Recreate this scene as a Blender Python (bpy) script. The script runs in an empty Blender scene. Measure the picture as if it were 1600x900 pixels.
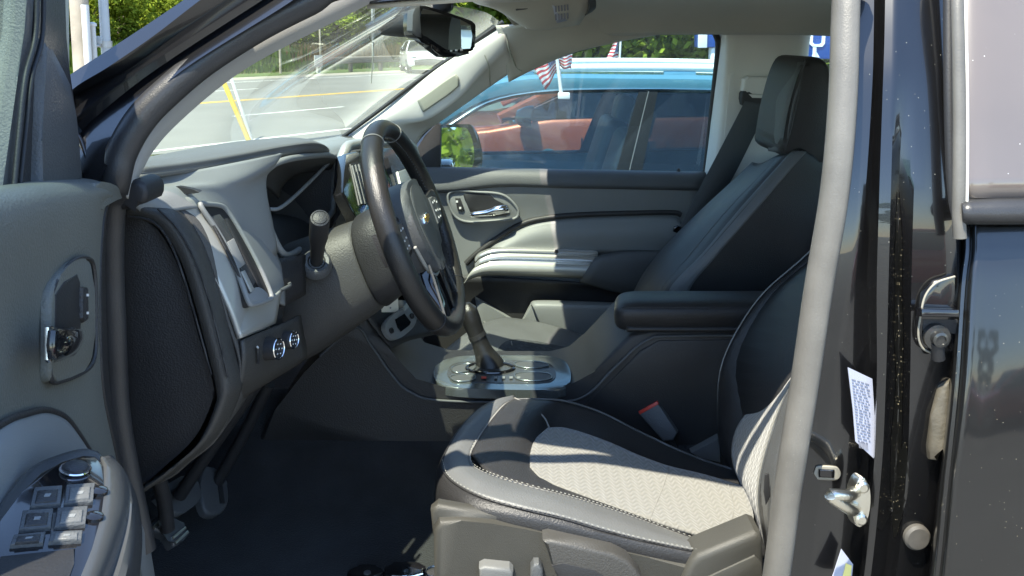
import bpy, bmesh, math, random
from mathutils import Vector, Matrix, Quaternion
random.seed(7)
C = bpy.context.scene.collection
S = bpy.context.scene
R = math.radians

# ------------------------------------------------------------------ camera
F, PU, PV = 1350.0, 800.0, 222.0          # focal length and principal point, in photo pixels (1600 x 900)
CAM = Vector((0.0, -0.92, 1.63))
PITCH = R(7.0)
cd = bpy.data.cameras.new('camera'); cam = bpy.data.objects.new('camera', cd); C.objects.link(cam)
cam.location = CAM; cam.rotation_euler = (R(90) - PITCH, 0, 0)
cd.sensor_fit = 'HORIZONTAL'; cd.sensor_width = 36.0; cd.lens = 36.0 * F / 1600.0
cd.shift_y = -(450.0 - PV) / 1600.0
cd.clip_start = 0.02; cd.clip_end = 3000
S.camera = cam

# ------------------------------------------------------------------ light
SUN_DIR = Vector((0.275, 0.41, -1.0)).normalized()
w = bpy.data.worlds.new("World"); S.world = w; w.use_nodes = True
nt = w.node_tree; bg = nt.nodes['Background']
sky = nt.nodes.new('ShaderNodeTexSky'); sky.sky_type = 'NISHITA'; sky.sun_disc = False
to_sun = -SUN_DIR
sky.sun_elevation = math.asin(to_sun.z); sky.sun_rotation = math.atan2(to_sun.x, to_sun.y)
sky.air_density = 1.0; sky.dust_density = 0.1; sky.ozone_density = 2.4
nt.links.new(sky.outputs[0], bg.inputs[0]); bg.inputs[1].default_value = 0.15
sl = bpy.data.lights.new('sun', 'SUN'); sl.energy = 4.1; sl.angle = R(0.53); sl.color = (1.0, 0.945, 0.80)
so = bpy.data.objects.new('sun', sl); C.objects.link(so)
so.rotation_euler = SUN_DIR.to_track_quat('-Z', 'Y').to_euler(); so.location = (-3, -5, 12)
S.view_settings.view_transform = 'Standard'; S.view_settings.look = 'None'
S.view_settings.exposure = 1.68; S.view_settings.gamma = 1.0
S.render.engine = 'CYCLES'
S.cycles.max_bounces = 10; S.cycles.transparent_max_bounces = 24
S.cycles.diffuse_bounces = 5; S.cycles.glossy_bounces = 5
S.cycles.sample_clamp_indirect = 6.0

# ------------------------------------------------------------------ pixel -> place
def ray(u, v):
    x, y = (u - PU) / F, -(v - PV) / F
    return Vector((x, math.cos(PITCH) + y * math.sin(PITCH), -math.sin(PITCH) + y * math.cos(PITCH)))
def p(u, v, Y):                      # point at distance Y into the truck seen at photo pixel (u, v)
    d = ray(u, v); return CAM + d * ((Y - CAM.y) / d.y)
def pz(u, v, Z):
    d = ray(u, v); return CAM + d * ((Z - CAM.z) / d.z)
def pp(u, v, P0, n):
    d = ray(u, v); return CAM + d * ((P0 - CAM).dot(n) / d.dot(n))

# ------------------------------------------------------------------ mesh helpers
def obj(name, bm, m, parent=None, smooth=True, angle=38):
    me = bpy.data.meshes.new(name)
    bmesh.ops.remove_doubles(bm, verts=bm.verts, dist=1e-5)
    bmesh.ops.recalc_face_normals(bm, faces=bm.faces)
    bm.to_mesh(me); bm.free()
    if smooth:
        for q in me.polygons: q.use_smooth = True
        me.set_sharp_from_angle(angle=R(angle))
    for k in (m if isinstance(m, (list, tuple)) else [m]): me.materials.append(k)
    o = bpy.data.objects.new(name, me); C.objects.link(o)
    if parent: adopt(o, parent)
    return o
def loc_of(o):
    v = Vector((0, 0, 0))
    while o is not None: v = v + o.location; o = o.parent
    return v
def adopt(o, parent):                # keeps the mesh where it is; only unrotated parents are used
    o.parent = parent
    o.location = o.location - loc_of(parent)
def thing(name, label, cat, loc=(0, 0, 0), group=None):
    o = bpy.data.objects.new(name, None); C.objects.link(o); o.location = loc; o.empty_display_size = .1
    return tag(o, label, cat, group)
def tag(o, label, cat=None, group=None):
    o['label'] = label
    if cat: o['category'] = cat
    if group: o['group'] = group
    return o
def kind(o, k): o['kind'] = k; return o
def cr(pts, n=6, closed=False):      # Catmull-Rom through points
    pts = [Vector(q) for q in pts]; out = []; N = len(pts)
    if N < 3 and not closed:
        return [pts[0].lerp(pts[-1], i / n) for i in range(n + 1)]
    rng = N if closed else N - 1
    for i in range(rng):
        if closed: a, b, c, d = pts[i - 1], pts[i], pts[(i + 1) % N], pts[(i + 2) % N]
        else:
            b, c = pts[i], pts[i + 1]
            a = pts[i - 1] if i else b * 2 - c
            d = pts[i + 2] if i + 2 < N else c * 2 - b
        for k in range(n):
            t = k / n
            out.append(0.5 * ((2 * b) + (c - a) * t + (2 * a - 5 * b + 4 * c - d) * t * t + (3 * b - a - 3 * c + d) * t ** 3))
    if not closed: out.append(pts[-1].copy())
    return out
def lin(pts, n=6):
    pts = [Vector(q) for q in pts]; out = []
    for i in range(len(pts) - 1):
        for k in range(n): out.append(pts[i].lerp(pts[i + 1], k / n))
    out.append(pts[-1].copy()); return out
def grid_bm(rows, bm=None, wrap=False):
    bm = bm or bmesh.new()
    V = [[bm.verts.new(q) for q in r] for r in rows]
    for i in range(len(V) - 1):
        n = len(V[i])
        for j in range(n if wrap else n - 1):
            k = (j + 1) % n
            try: bm.faces.new((V[i][j], V[i][k], V[i + 1][k], V[i + 1][j]))
            except ValueError: pass
    return bm, V
def loft(rows, nu=5, nv=5, su=True, sv=True):
    """rows of control points -> finer grid; u runs along a row, v from row to row"""
    rr = [(cr if su else lin)(r, nu) for r in rows]
    cols = [(cr if sv else lin)([r[j] for r in rr], nv) for j in range(len(rr[0]))]
    return [[c[i] for c in cols] for i in range(len(cols[0]))]
def sheet(name, rows, m, parent=None, th=.004, nu=5, nv=5, su=True, sv=True, off=0.0, angle=45):
    bm, _ = grid_bm(loft(rows, nu, nv, su, sv))
    o = obj(name, bm, m, parent, angle=angle)
    if th:
        md = o.modifiers.new('shell', 'SOLIDIFY'); md.thickness = th; md.offset = off
    return o
def psheet(name, rows, m, parent=None, **k):
    return sheet(name, [[p(*q) for q in r] for r in rows], m, parent, **k)
def tube_bm(path, r, n=10, bm=None, caps=True, prof=None, up=None):
    """sweep a circle (or prof: list of (a,b)) along path with parallel transport; r scalar or list"""
    bm = bm or bmesh.new(); path = [Vector(q) for q in path]; N = len(path)
    rs = r if isinstance(r, (list, tuple)) else [r] * N
    if len(rs) != N:
        m_ = len(rs) - 1; rs = [rs[min(int(i / (N - 1) * m_), m_ - 1)] + (rs[min(int(i / (N - 1) * m_), m_ - 1) + 1] - rs[min(int(i / (N - 1) * m_), m_ - 1)]) * (i / (N - 1) * m_ - min(int(i / (N - 1) * m_), m_ - 1)) for i in range(N)]
    prof = prof or [(math.cos(2 * math.pi * k / n), math.sin(2 * math.pi * k / n)) for k in range(n)]
    rows = []; t = (path[1] - path[0]).normalized()
    a = Vector(up) if up else (Vector((0, 0, 1)) if abs(t.z) < .9 else Vector((1, 0, 0)))
    a = (a - t * a.dot(t)).normalized()
    for i in range(N):
        t2 = (path[min(i + 1, N - 1)] - path[max(i - 1, 0)]).normalized()
        a = (a - t2 * a.dot(t2)).normalized(); b = t2.cross(a)
        rows.append([path[i] + a * (x * rs[i]) + b * (y * rs[i]) for x, y in prof])
    _, V = grid_bm(rows, bm, wrap=True)
    if caps:
        for r_ in (V[0], V[-1]):
            try: bm.faces.new(r_)
            except ValueError: pass
    return bm
def loop_tube_bm(path, r, n=8, bm=None, prof=None, nrm=None):
    """closed loop; nrm = loop plane normal"""
    bm = bm or bmesh.new(); N = len(path)
    prof = prof or [(math.cos(2 * math.pi * k / n), math.sin(2 * math.pi * k / n)) for k in range(n)]
    rows = []
    for i in range(N):
        t = (path[(i + 1) % N] - path[i - 1]).normalized()
        b = (nrm - t * nrm.dot(t)).normalized(); a = b.cross(t)
        rows.append([path[i] + a * (x * r) + b * (y * r) for x, y in prof])
    rows.append(rows[0]); grid_bm(rows, bm, wrap=True); return bm
def prism_bm(pts, vec, bevel=0.0, seg=2, bm=None):
    """outline extruded along vec; front rim (and back rim) rounded"""
    b2 = bmesh.new(); pts = [Vector(q) for q in pts]; vec = Vector(vec)
    A = [b2.verts.new(q) for q in pts]; B = [b2.verts.new(q + vec) for q in pts]; n = len(pts)
    fa = b2.faces.new(A); b2.faces.new(list(reversed(B)))
    for i in range(n): b2.faces.new((A[i], B[i], B[(i + 1) % n], A[(i + 1) % n]))
    if bevel:
        es = [e for e in fa.edges]
        bmesh.ops.bevel(b2, geom=es, offset=bevel, segments=seg, profile=.5, affect='EDGES', clamp_overlap=True)
    if bm is None: return b2
    me = bpy.data.meshes.new('tmp'); b2.to_mesh(me); b2.free(); bm.from_mesh(me); bpy.data.meshes.remove(me); return bm
def slab(name, outline, Y, depth, m, parent=None, bevel=.003, seg=2, smooth_n=0, angle=38):
    """outline in photo pixels on the plane Y=const, extruded away (+Y) by depth"""
    pts = [p(u, v, Y) for u, v in outline]
    if smooth_n: pts = cr(pts, smooth_n, closed=True)
    return obj(name, prism_bm(pts, (0, depth, 0), bevel, seg), m, parent, angle=angle)
def slabn(name, outline, P0, n, depth, m, parent=None, bevel=.002, seg=2, smooth_n=0):
    n = Vector(n).normalized(); d = ray(800, 450)
    pts = [pp(u, v, P0, n) for u, v in outline]
    if smooth_n: pts = cr(pts, smooth_n, closed=True)
    s = -1 if n.dot(d) < 0 else 1
    return obj(name, prism_bm(pts, n * (s * depth), bevel, seg), m, parent)
def box_bm(c, s, rot=None, bevel=0.0, seg=2, bm=None):
    b2 = bmesh.new(); bmesh.ops.create_cube(b2, size=1.0)
    M = Matrix.Translation(Vector(c)) @ (rot.to_matrix().to_4x4() if isinstance(rot, Quaternion) else (rot or Matrix.Identity(4))) @ Matrix.Diagonal((*s, 1))
    bmesh.ops.transform(b2, matrix=M, verts=b2.verts)
    if bevel: bmesh.ops.bevel(b2, geom=list(b2.edges), offset=bevel, segments=seg, profile=.5, affect='EDGES', clamp_overlap=True)
    if bm is None: return b2
    me = bpy.data.meshes.new('tmp'); b2.to_mesh(me); b2.free(); bm.from_mesh(me); bpy.data.meshes.remove(me); return bm
def lathe_bm(axis0, axisdir, prof, n=24, bm=None):
    """prof: (distance along axis, radius)"""
    bm = bm or bmesh.new(); d = Vector(axisdir).normalized()
    a = d.orthogonal().normalized(); b = d.cross(a); rows = []
    for h, r in prof:
        rows.append([Vector(axis0) + d * h + a * (r * math.cos(2 * math.pi * k / n)) + b * (r * math.sin(2 * math.pi * k / n)) for k in range(n)])
    _, V = grid_bm(rows, bm, wrap=True)
    for r_ in (V[0], V[-1]):
        try: bm.faces.new(r_)
        except ValueError: pass
    return bm
def ptube(name, pix, r, m, parent=None, n=10, k=6, closed=False, **kw):
    path = cr([p(*q) for q in pix], k, closed)
    return obj(name, tube_bm(path, r, n, **kw), m, parent, angle=60)

# ------------------------------------------------------------------ materials
def mat(name, col, rough=.5, metal=0., coat=0., spec=.5, bump=None, mott=None, tr=0., sheen=0., specks=None, emis=None, alpha=None, coat_r=.03):
    """bump=(scale, strength, detail); mott=(scale, amount) colour variation; specks=(scale, threshold, colour) dust"""
    m = bpy.data.materials.new(name); m.use_nodes = True; t = m.node_tree; b = t.nodes['Principled BSDF']
    b.inputs['Base Color'].default_value = (*col, 1); b.inputs['Roughness'].default_value = rough
    b.inputs['Metallic'].default_value = metal; b.inputs['Specular IOR Level'].default_value = spec
    b.inputs['Coat Weight'].default_value = coat; b.inputs['Coat Roughness'].default_value = coat_r
    b.inputs['Sheen Weight'].default_value = sheen
    tc = t.nodes.new('ShaderNodeTexCoord')
    src = None
    if mott:
        n = t.nodes.new('ShaderNodeTexNoise'); n.inputs['Scale'].default_value = mott[0]; n.inputs['Detail'].default_value = 5
        t.links.new(tc.outputs['Object'], n.inputs['Vector'])
        mr = t.nodes.new('ShaderNodeMapRange'); mr.inputs[1].default_value = .3; mr.inputs[2].default_value = .7
        mr.inputs[3].default_value = 1 - mott[1]; mr.inputs[4].default_value = 1 + mott[1]
        t.links.new(n.outputs[0], mr.inputs[0])
        mx = t.nodes.new('ShaderNodeVectorMath'); mx.operation = 'SCALE'; mx.inputs[0].default_value = col
        t.links.new(mr.outputs[0], mx.inputs['Scale']); src = mx.outputs[0]
    if specks:
        n = t.nodes.new('ShaderNodeTexVoronoi'); n.inputs['Scale'].default_value = specks[0]
        t.links.new(tc.outputs['Object'], n.inputs['Vector'])
        n2 = t.nodes.new('ShaderNodeTexNoise'); n2.inputs['Scale'].default_value = specks[0] * .13; n2.inputs['Detail'].default_value = 3
        t.links.new(tc.outputs['Object'], n2.inputs['Vector'])
        ad = t.nodes.new('ShaderNodeMath'); ad.operation = 'MULTIPLY'; ad.inputs[1].default_value = specks[1] * 2
        t.links.new(n2.outputs[0], ad.inputs[0])
        lt = t.nodes.new('ShaderNodeMath'); lt.operation = 'LESS_THAN'
        t.links.new(n.outputs['Distance'], lt.inputs[0]); t.links.new(ad.outputs[0], lt.inputs[1])
        mx = t.nodes.new('ShaderNodeMix'); mx.data_type = 'RGBA'
        mx.inputs[6].default_value = (*col, 1); mx.inputs[7].default_value = (*specks[2], 1)
        if src: t.links.new(src, mx.inputs[6])
        t.links.new(lt.outputs[0], mx.inputs[0]); src = mx.outputs[2]
        inv = t.nodes.new('ShaderNodeMath'); inv.operation = 'SUBTRACT'; inv.inputs[0].default_value = 1; t.links.new(lt.outputs[0], inv.inputs[1])
        ml = t.nodes.new('ShaderNodeMath'); ml.operation = 'MULTIPLY'; ml.inputs[1].default_value = coat; t.links.new(inv.outputs[0], ml.inputs[0])
        if coat: t.links.new(ml.outputs[0], b.inputs['Coat Weight'])
    if src: t.links.new(src, b.inputs['Base Color'])
    if bump:
        n = t.nodes.new('ShaderNodeTexNoise'); n.inputs['Scale'].default_value = bump[0]; n.inputs['Detail'].default_value = bump[2] if len(bump) > 2 else 3
        t.links.new(tc.outputs['Object'], n.inputs['Vector'])
        bp = t.nodes.new('ShaderNodeBump'); bp.inputs['Strength'].default_value = bump[1]; bp.inputs['Distance'].default_value = .002
        t.links.new(n.outputs[0], bp.inputs['Height']); t.links.new(bp.outputs[0], b.inputs['Normal'])
    if tr: b.inputs['Transmission Weight'].default_value = tr
    if emis: b.inputs['Emission Color'].default_value = (*emis[0], 1); b.inputs['Emission Strength'].default_value = emis[1]
    return m
def glass(name, tint=(.9, .95, .92), dust=.03, dust_col=(.7, .7, .68), dusty=0.0, ior=1.5, scale=6):
    """thin pane: tinted transparency + Fresnel mirror + a film of dust that sunlight can light"""
    m = bpy.data.materials.new(name); m.use_nodes = True; t = m.node_tree
    for n in list(t.nodes):
        if n.type != 'OUTPUT_MATERIAL': t.nodes.remove(n)
    out = [n for n in t.nodes if n.type == 'OUTPUT_MATERIAL'][0]
    tp = t.nodes.new('ShaderNodeBsdfTransparent'); tp.inputs[0].default_value = (*tint, 1)
    gl = t.nodes.new('ShaderNodeBsdfGlossy'); gl.inputs['Roughness'].default_value = .02
    ge = t.nodes.new('ShaderNodeNewGeometry'); dt = t.nodes.new('ShaderNodeVectorMath'); dt.operation = 'DOT_PRODUCT'
    t.links.new(ge.outputs['Incoming'], dt.inputs[0]); t.links.new(ge.outputs['Normal'], dt.inputs[1])
    def mth(op, x, y=None):
        n = t.nodes.new('ShaderNodeMath'); n.operation = op; n.use_clamp = op in ('ADD', 'SUBTRACT')
        for i, q in enumerate((x, y)):
            if q is None: continue
            if isinstance(q, (int, float)): n.inputs[i].default_value = q
            else: t.links.new(q, n.inputs[i])
        return n.outputs[0]
    r0 = 2 * ((ior - 1) / (ior + 1)) ** 2      # both faces of the pane
    fr_out = mth('ADD', mth('MULTIPLY', mth('POWER', mth('SUBTRACT', 1.0, mth('ABSOLUTE', dt.outputs['Value'])), 5.0), 1 - r0), r0)
    a = t.nodes.new('ShaderNodeMixShader'); t.links.new(fr_out, a.inputs[0]); t.links.new(tp.outputs[0], a.inputs[1]); t.links.new(gl.outputs[0], a.inputs[2])
    df = t.nodes.new('ShaderNodeBsdfDiffuse'); df.inputs[0].default_value = (*dust_col, 1)
    tl = t.nodes.new('ShaderNodeBsdfTranslucent'); tl.inputs[0].default_value = (*dust_col, 1)
    ds = t.nodes.new('ShaderNodeMixShader'); ds.inputs[0].default_value = .5; t.links.new(df.outputs[0], ds.inputs[1]); t.links.new(tl.outputs[0], ds.inputs[2])
    f = t.nodes.new('ShaderNodeMixShader'); t.links.new(a.outputs[0], f.inputs[1]); t.links.new(ds.outputs[0], f.inputs[2])
    if dusty:
        tc = t.nodes.new('ShaderNodeTexCoord'); n = t.nodes.new('ShaderNodeTexNoise'); n.inputs['Scale'].default_value = scale; n.inputs['Detail'].default_value = 6
        t.links.new(tc.outputs['Object'], n.inputs['Vector'])
        mr = t.nodes.new('ShaderNodeMapRange'); mr.inputs[1].default_value = .35; mr.inputs[2].default_value = .7; mr.inputs[3].default_value = dust; mr.inputs[4].default_value = dust + dusty
        t.links.new(n.outputs[0], mr.inputs[0]); t.links.new(mr.outputs[0], f.inputs[0])
    else: f.inputs[0].default_value = dust
    t.links.new(f.outputs[0], out.inputs[0]); return m

M = {}
M['paint'] = mat('black_car_paint', (.004, .004, .0045), .25, coat=1.0, coat_r=.02, specks=(95, .040, (.30, .29, .24)))
M['paint_plain'] = mat('black_car_paint_clean', (.005, .005, .006), .25, coat=1.0, coat_r=.02)
M['paint_dusty'] = mat('black_paint_dusty', (.005, .005, .0048), .3, coat=.9, coat_r=.06, specks=(130, .050, (.32, .28, .21)))
M['charcoal'] = mat('charcoal_plastic', (.078, .082, .084), .52, bump=(420, .45), mott=(9, .07), specks=(70, .012, (.38, .37, .34)))
M['charcoal2'] = mat('dark_plastic', (.025, .0245, .025), .5, bump=(420, .45), mott=(9, .08), specks=(80, .012, (.25, .24, .22)))
M['softpad'] = mat('soft_dash_pad', (.12, .122, .118), .5, bump=(700, .3), mott=(8, .06))
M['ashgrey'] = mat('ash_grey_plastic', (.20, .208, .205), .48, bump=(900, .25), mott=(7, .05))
M['silver'] = mat('satin_silver_plastic', (.42, .42, .39), .36, metal=.4, bump=(1200, .08))
M['silver2'] = mat('bright_silver_trim', (.52, .52, .50), .24, metal=.7)
M['chrome'] = mat('chrome', (.85, .85, .86), .08, metal=1.0)
M['zinc'] = mat('zinc_plated_steel', (.75, .72, .62), .28, metal=1.0, bump=(300, .2))
M['gloss'] = mat('gloss_black_plastic', (.008, .008, .009), .12, coat=.6)
M['screen'] = mat('dark_screen', (.006, .008, .010), .08)
M['leather'] = mat('black_leather', (.024, .0235, .024), .44, bump=(420, .5, 5), mott=(14, .12))
M['leather_grey'] = mat('grey_leather', (.115, .118, .118), .38, bump=(420, .45, 5), mott=(12, .08))
M['leather_rim'] = mat('worn_rim_leather', (.022, .021, .020), .30, bump=(600, .35, 4), mott=(16, .2))
M['piping'] = mat('light_seam_piping', (.22, .215, .20), .55)
M['thread'] = mat('white_stitch_thread', (.33, .325, .29), .7)
M['headliner'] = mat('headliner_cloth', (.45, .425, .36), .9, bump=(1500, .25), mott=(6, .04), sheen=.2)
M['trim_grey'] = mat('warm_grey_trim', (.60, .585, .54), .6, bump=(900, .15), mott=(5, .03))
M['trim_dark'] = mat('warm_grey_trim_recess', (.36, .36, .29), .6, bump=(900, .15))
M['seal'] = mat('rubber_seal', (.125, .118, .104), .42, bump=(500, .2), mott=(20, .15), specks=(260, .05, (.4, .38, .34)))
M['door_rubber'] = mat('black_door_rubber', (.030, .030, .031), .36, bump=(500, .2), mott=(20, .15), specks=(260, .03, (.3, .28, .25)))
M['seat_plastic'] = mat('warm_grey_seat_plastic', (.046, .044, .037), .5, bump=(800, .35), mott=(10, .08))
M['satin'] = mat('satin_black_plastic', (.055, .058, .060), .27, bump=(900, .1))
M['heavy_dust'] = mat('black_paint_heavy_dust', (.005, .005, .0045), .3, coat=.9, coat_r=.06, specks=(190, .135, (.34, .29, .19)))
M['matte_black'] = mat('matte_black_trim', (.012, .013, .015), .9, spec=.08)
M['dusty_edge'] = mat('dusty_edge', (.26, .24, .19), .6, mott=(60, .3))
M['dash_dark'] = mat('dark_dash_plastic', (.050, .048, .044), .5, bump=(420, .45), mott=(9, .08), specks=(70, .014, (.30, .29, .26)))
M['door_grey'] = mat('door_grey_plastic', (.128, .132, .116), .5, bump=(420, .45), mott=(7, .07), specks=(60, .016, (.42, .41, .38)))
M['trim_near'] = mat('pillar_trim_shaded', (.30, .29, .265), .65, bump=(900, .15))  # darker copy of the pillar trim; the near pillar's shade is in its colour
M['plate'] = mat('smoked_metal_plate', (.24, .27, .27), .22, metal=.75)
M['rubber'] = mat('black_rubber', (.018, .018, .019), .55, bump=(400, .2))
M['carpet'] = mat('charcoal_carpet', (.015, .016, .018), .98, bump=(350, 1.0, 6), mott=(14, .35), sheen=.15, specks=(70, .018, (.16, .14, .10)))
M['belt'] = mat('seat_belt_webbing', (.062, .066, .068), .75, bump=(900, .5))
M['white_plastic'] = mat('white_plastic', (.75, .75, .72), .4)
M['red_plastic'] = mat('red_plastic', (.55, .05, .03), .4)
M['gold'] = mat('gold_emblem', (.75, .42, .06), .3, metal=.9)
M['mirror'] = mat('mirror_glass', (.9, .92, .93), .015, metal=1.0)
M['paper'] = mat('white_label', (.40, .415, .50), .5)
M['ink'] = mat('label_ink', (.20, .205, .24), .6)
M['yellow_label'] = mat('yellow_label', (.85, .75, .25), .5)
M['windshield'] = glass('windshield_glass', (.84, .93, .86), .020, (.80, .80, .70), .04, ior=1.66)
M['sideglass'] = glass('side_window_glass', (.80, .90, .90), .012, (.7, .75, .72), .02)
M['doorglass'] = glass('driver_window_glass', (.72, .82, .78), .05, (.55, .6, .58), .03)
M['privacy'] = mat('dusty_privacy_glass', (.128, .108, .096), .18, coat=1.0, coat_r=.02, mott=(3, .1), specks=(85, .05, (.55, .54, .52)))

def fabric_mat():                    # woven wavy rib seat cloth: rows of rounded S-shaped ribs
    m = bpy.data.materials.new('wavy_seat_cloth'); m.use_nodes = True; t = m.node_tree; b = t.nodes['Principled BSDF']
    b.inputs['Roughness'].default_value = .92; b.inputs['Sheen Weight'].default_value = .3
    tc = t.nodes.new('ShaderNodeTexCoord'); sep = t.nodes.new('ShaderNodeSeparateXYZ'); t.links.new(tc.outputs['UV'], sep.inputs[0])
    def mth(op, a, b_=None):
        n = t.nodes.new('ShaderNodeMath'); n.operation = op
        for i, x in enumerate((a, b_)):
            if x is None: continue
            if isinstance(x, (int, float)): n.inputs[i].default_value = x
            else: t.links.new(x, n.inputs[i])
        return n.outputs[0]
    # uv in metres
    ph = mth('MULTIPLY', sep.outputs['X'], 2 * math.pi / .021)
    sn = mth('MULTIPLY', mth('SINE', ph), .0062)
    y2 = mth('ADD', sep.outputs['Y'], sn)
    rib = mth('SINE', mth('MULTIPLY', y2, 2 * math.pi / .0125))
    rib = mth('ADD', mth('MULTIPLY', rib, .5), .5)
    cross = mth('ADD', mth('MULTIPLY', mth('COSINE', mth('MULTIPLY', ph, 2.0)), .22), .78)
    h = mth('MULTIPLY', rib, cross)
    n = t.nodes.new('ShaderNodeTexNoise'); n.inputs['Scale'].default_value = 700; n.inputs['Detail'].default_value = 4; t.links.new(tc.outputs['Object'], n.inputs['Vector'])
    h2 = mth('ADD', h, mth('MULTIPLY', n.outputs[0], .35))
    bp = t.nodes.new('ShaderNodeBump'); bp.inputs['Strength'].default_value = .7; bp.inputs['Distance'].default_value = .0013
    t.links.new(h2, bp.inputs['Height']); t.links.new(bp.outputs[0], b.inputs['Normal'])
    mx = t.nodes.new('ShaderNodeMix'); mx.data_type = 'RGBA'; mx.inputs[6].default_value = (.150, .146, .130, 1); mx.inputs[7].default_value = (.205, .200, .180, 1)
    t.links.new(h2, mx.inputs[0]); t.links.new(mx.outputs[2], b.inputs['Base Color'])
    return m
M['fabric'] = fabric_mat()
def uv_from(o, ax, ay, origin=(0, 0, 0)):        # planar UVs in metres
    me = o.data; uv = me.uv_layers.new(name='uv'); ax, ay, og = Vector(ax), Vector(ay), Vector(origin)
    for l in me.loops:
        q = me.vertices[l.vertex_index].co - og; uv.data[l.index].uv = (q.dot(ax), q.dot(ay))

from mathutils.bvhtree import BVHTree
def on_surface(name, rows, target, m, parent, lift=.002, nu=5, nv=5, th=.002):
    """a thin applied piece: rows of photo points laid onto the target mesh"""
    me = target.data; bv = BVHTree.FromPolygons([v.co for v in me.vertices], [list(q.vertices) for q in me.polygons])
    gr = loft([[Vector((u, v, 0)) for u, v in r] for r in rows], nu, nv); out = []; near = []
    for r in gr:
        for q in r:
            h = bv.ray_cast(CAM, ray(q.x, q.y).normalized())
            if h[0] is not None: near.append((q, h[3]))
    for r in gr:
        o_ = []
        for q in r:
            d = ray(q.x, q.y).normalized(); h = bv.ray_cast(CAM, d)
            o_.append((h[0] if h[0] is not None else CAM + d * min(near, key=lambda z: (z[0] - q).length)[1]) - d * lift)
        out.append(o_)
    bm, _ = grid_bm(out); o = obj(name, bm, m, parent)
    if th: md = o.modifiers.new('shell', 'SOLIDIFY'); md.thickness = th; md.offset = 0
    return o
# ================================================================== THE TRUCK
truck = thing('pickup_truck', 'black pickup truck with its driver door open showing the grey and black cabin', 'pickup truck', (0.0, 0.94, 0.0))
T = truck
# ---- near side body: windscreen pillar, seen from outside
def strip(name, a, b, m, n=6, th=.004, mid=None, parent=T, **k):
    rows = [a, mid, b] if mid else [a, b]
    return sheet(name, [[p(*q) for q in r] for r in rows], m, parent, nu=n, nv=4, th=th, **k)
YA = lambda v: .045 + .13 * (300 - v) / 300.0
YB = lambda v: .04 + .065 * (300 - v) / 300.0
def yv(L, off=0.0): return [(u, v, YB(v) + off) for u, v in L]
e0 = [(60, 160), (108, 118), (160, 84), (220, 45), (287, 0), (345, -40)]
e1 = [(78, 185), (113, 140), (170, 104), (240, 56), (313, 0), (372, -40)]
e2 = [(84, 200), (117, 152), (197, 110), (265, 62), (355, 0), (415, -40)]
e3 = [(88, 225), (121, 182), (195, 126), (270, 77), (388, 0), (450, -40)]
e4 = [(100, 260), (127, 206), (200, 141), (280, 84), (410, 0), (470, -40)]
e5 = [(140, 330), (165, 265), (215, 180), (285, 110), (440, 12), (500, -30)]
rows = [yv(e0, .025), yv(e0, .010), yv(e1, .0), yv(e1, .012), yv(e2, .024), yv(e2, .022), yv(e3, .004), yv(e3, .018), yv(e4, .022), yv(e4, .020), yv(e5, .006), yv(e5, .036)]
bm = bmesh.new()
rr = [cr([p(*q) for q in r], 6) for r in rows]
grid_bm(rr, bm)
pillar = obj('front_pillar', bm, M['paint_plain'], T, angle=30)
md = pillar.modifiers.new('shell', 'SOLIDIFY'); md.thickness = .003
# lower pillar / fender edge under the pillar
low = psheet('pillar_foot', [[(60, 150, .10), (96, 190, .10), (60, 420, .10)], [(118, 200, .075), (128, 300, .09), (120, 480, .10)], [(150, 285, .07), (160, 320, .10), (165, 480, .12)], [(185, 285, .14), (190, 330, .15), (195, 480, .16)]], M['paint_plain'], T, nu=4, nv=4)
# rubber seal round the door opening (down, up the pillar, along the roof, down the centre pillar)
sealA = [(222, 860, 0.118), (196, 740, 0.113), (180, 640, 0.108), (174, 520, 0.103), (170, 400, 0.100), (173, 318, 0.090), (179, 282, 0.068), (190, 238, 0.071), (217, 190, 0.080), (254, 150, 0.091), (317, 97, 0.109), (400, 44, 0.127), (482, 2, 0.138), (545, -26, 0.145)]
roofl = [Vector((-.02, .20, 1.708)), Vector((.18, .19, 1.712)), Vector((.32, .18, 1.71))]
sealB = [(1329, -60, .175), (1322, 0, .155), (1317, 150, .12), (1304, 300, .10), (1279, 450, .095), (1257, 600, .09), (1233, 750, .09), (1213, 900, .095), (1198, 980, .10), (1150, 1300, .13)]
prof = [(math.cos(a) * (1.0 + .12 * math.cos(2 * a)), math.sin(a) * .85) for a in [2 * math.pi * k / 16 for k in range(16)]]
obj('door_seal', tube_bm(cr([p(*q) for q in sealA] + roofl, 7), .0163, prof=prof), M['door_rubber'], T, angle=60)  # shade on this stretch is put into a darker rubber than pillar_seal
obj('pillar_seal', tube_bm(cr(roofl[-2:] + [p(*q) for q in sealB], 7), .0163, prof=prof), M['seal'], T, angle=60)
# inside trim of the near pillar, between seal and windscreen
ta = [(192, 302), (200, 284), (212, 250), (236, 205), (270, 167), (335, 110), (402, 62), (500, 8), (560, -22)]
tb = [(200, 312), (211, 284), (222, 262), (238, 234), (270, 197), (336, 139), (405, 92), (525, 30), (640, -28)]
rows = [[(u - 8, v - 6, YA(v) + .06) for u, v in ta], [(u, v, YA(v) + .030) for u, v in ta], [(u, v, YA(v) + .048) for u, v in tb], [(u - 4, v - 14, YA(v) + .054) for u, v in tb]]
o = psheet('pillar_trim', rows, M['trim_near'], T, nu=5, nv=3)

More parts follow.
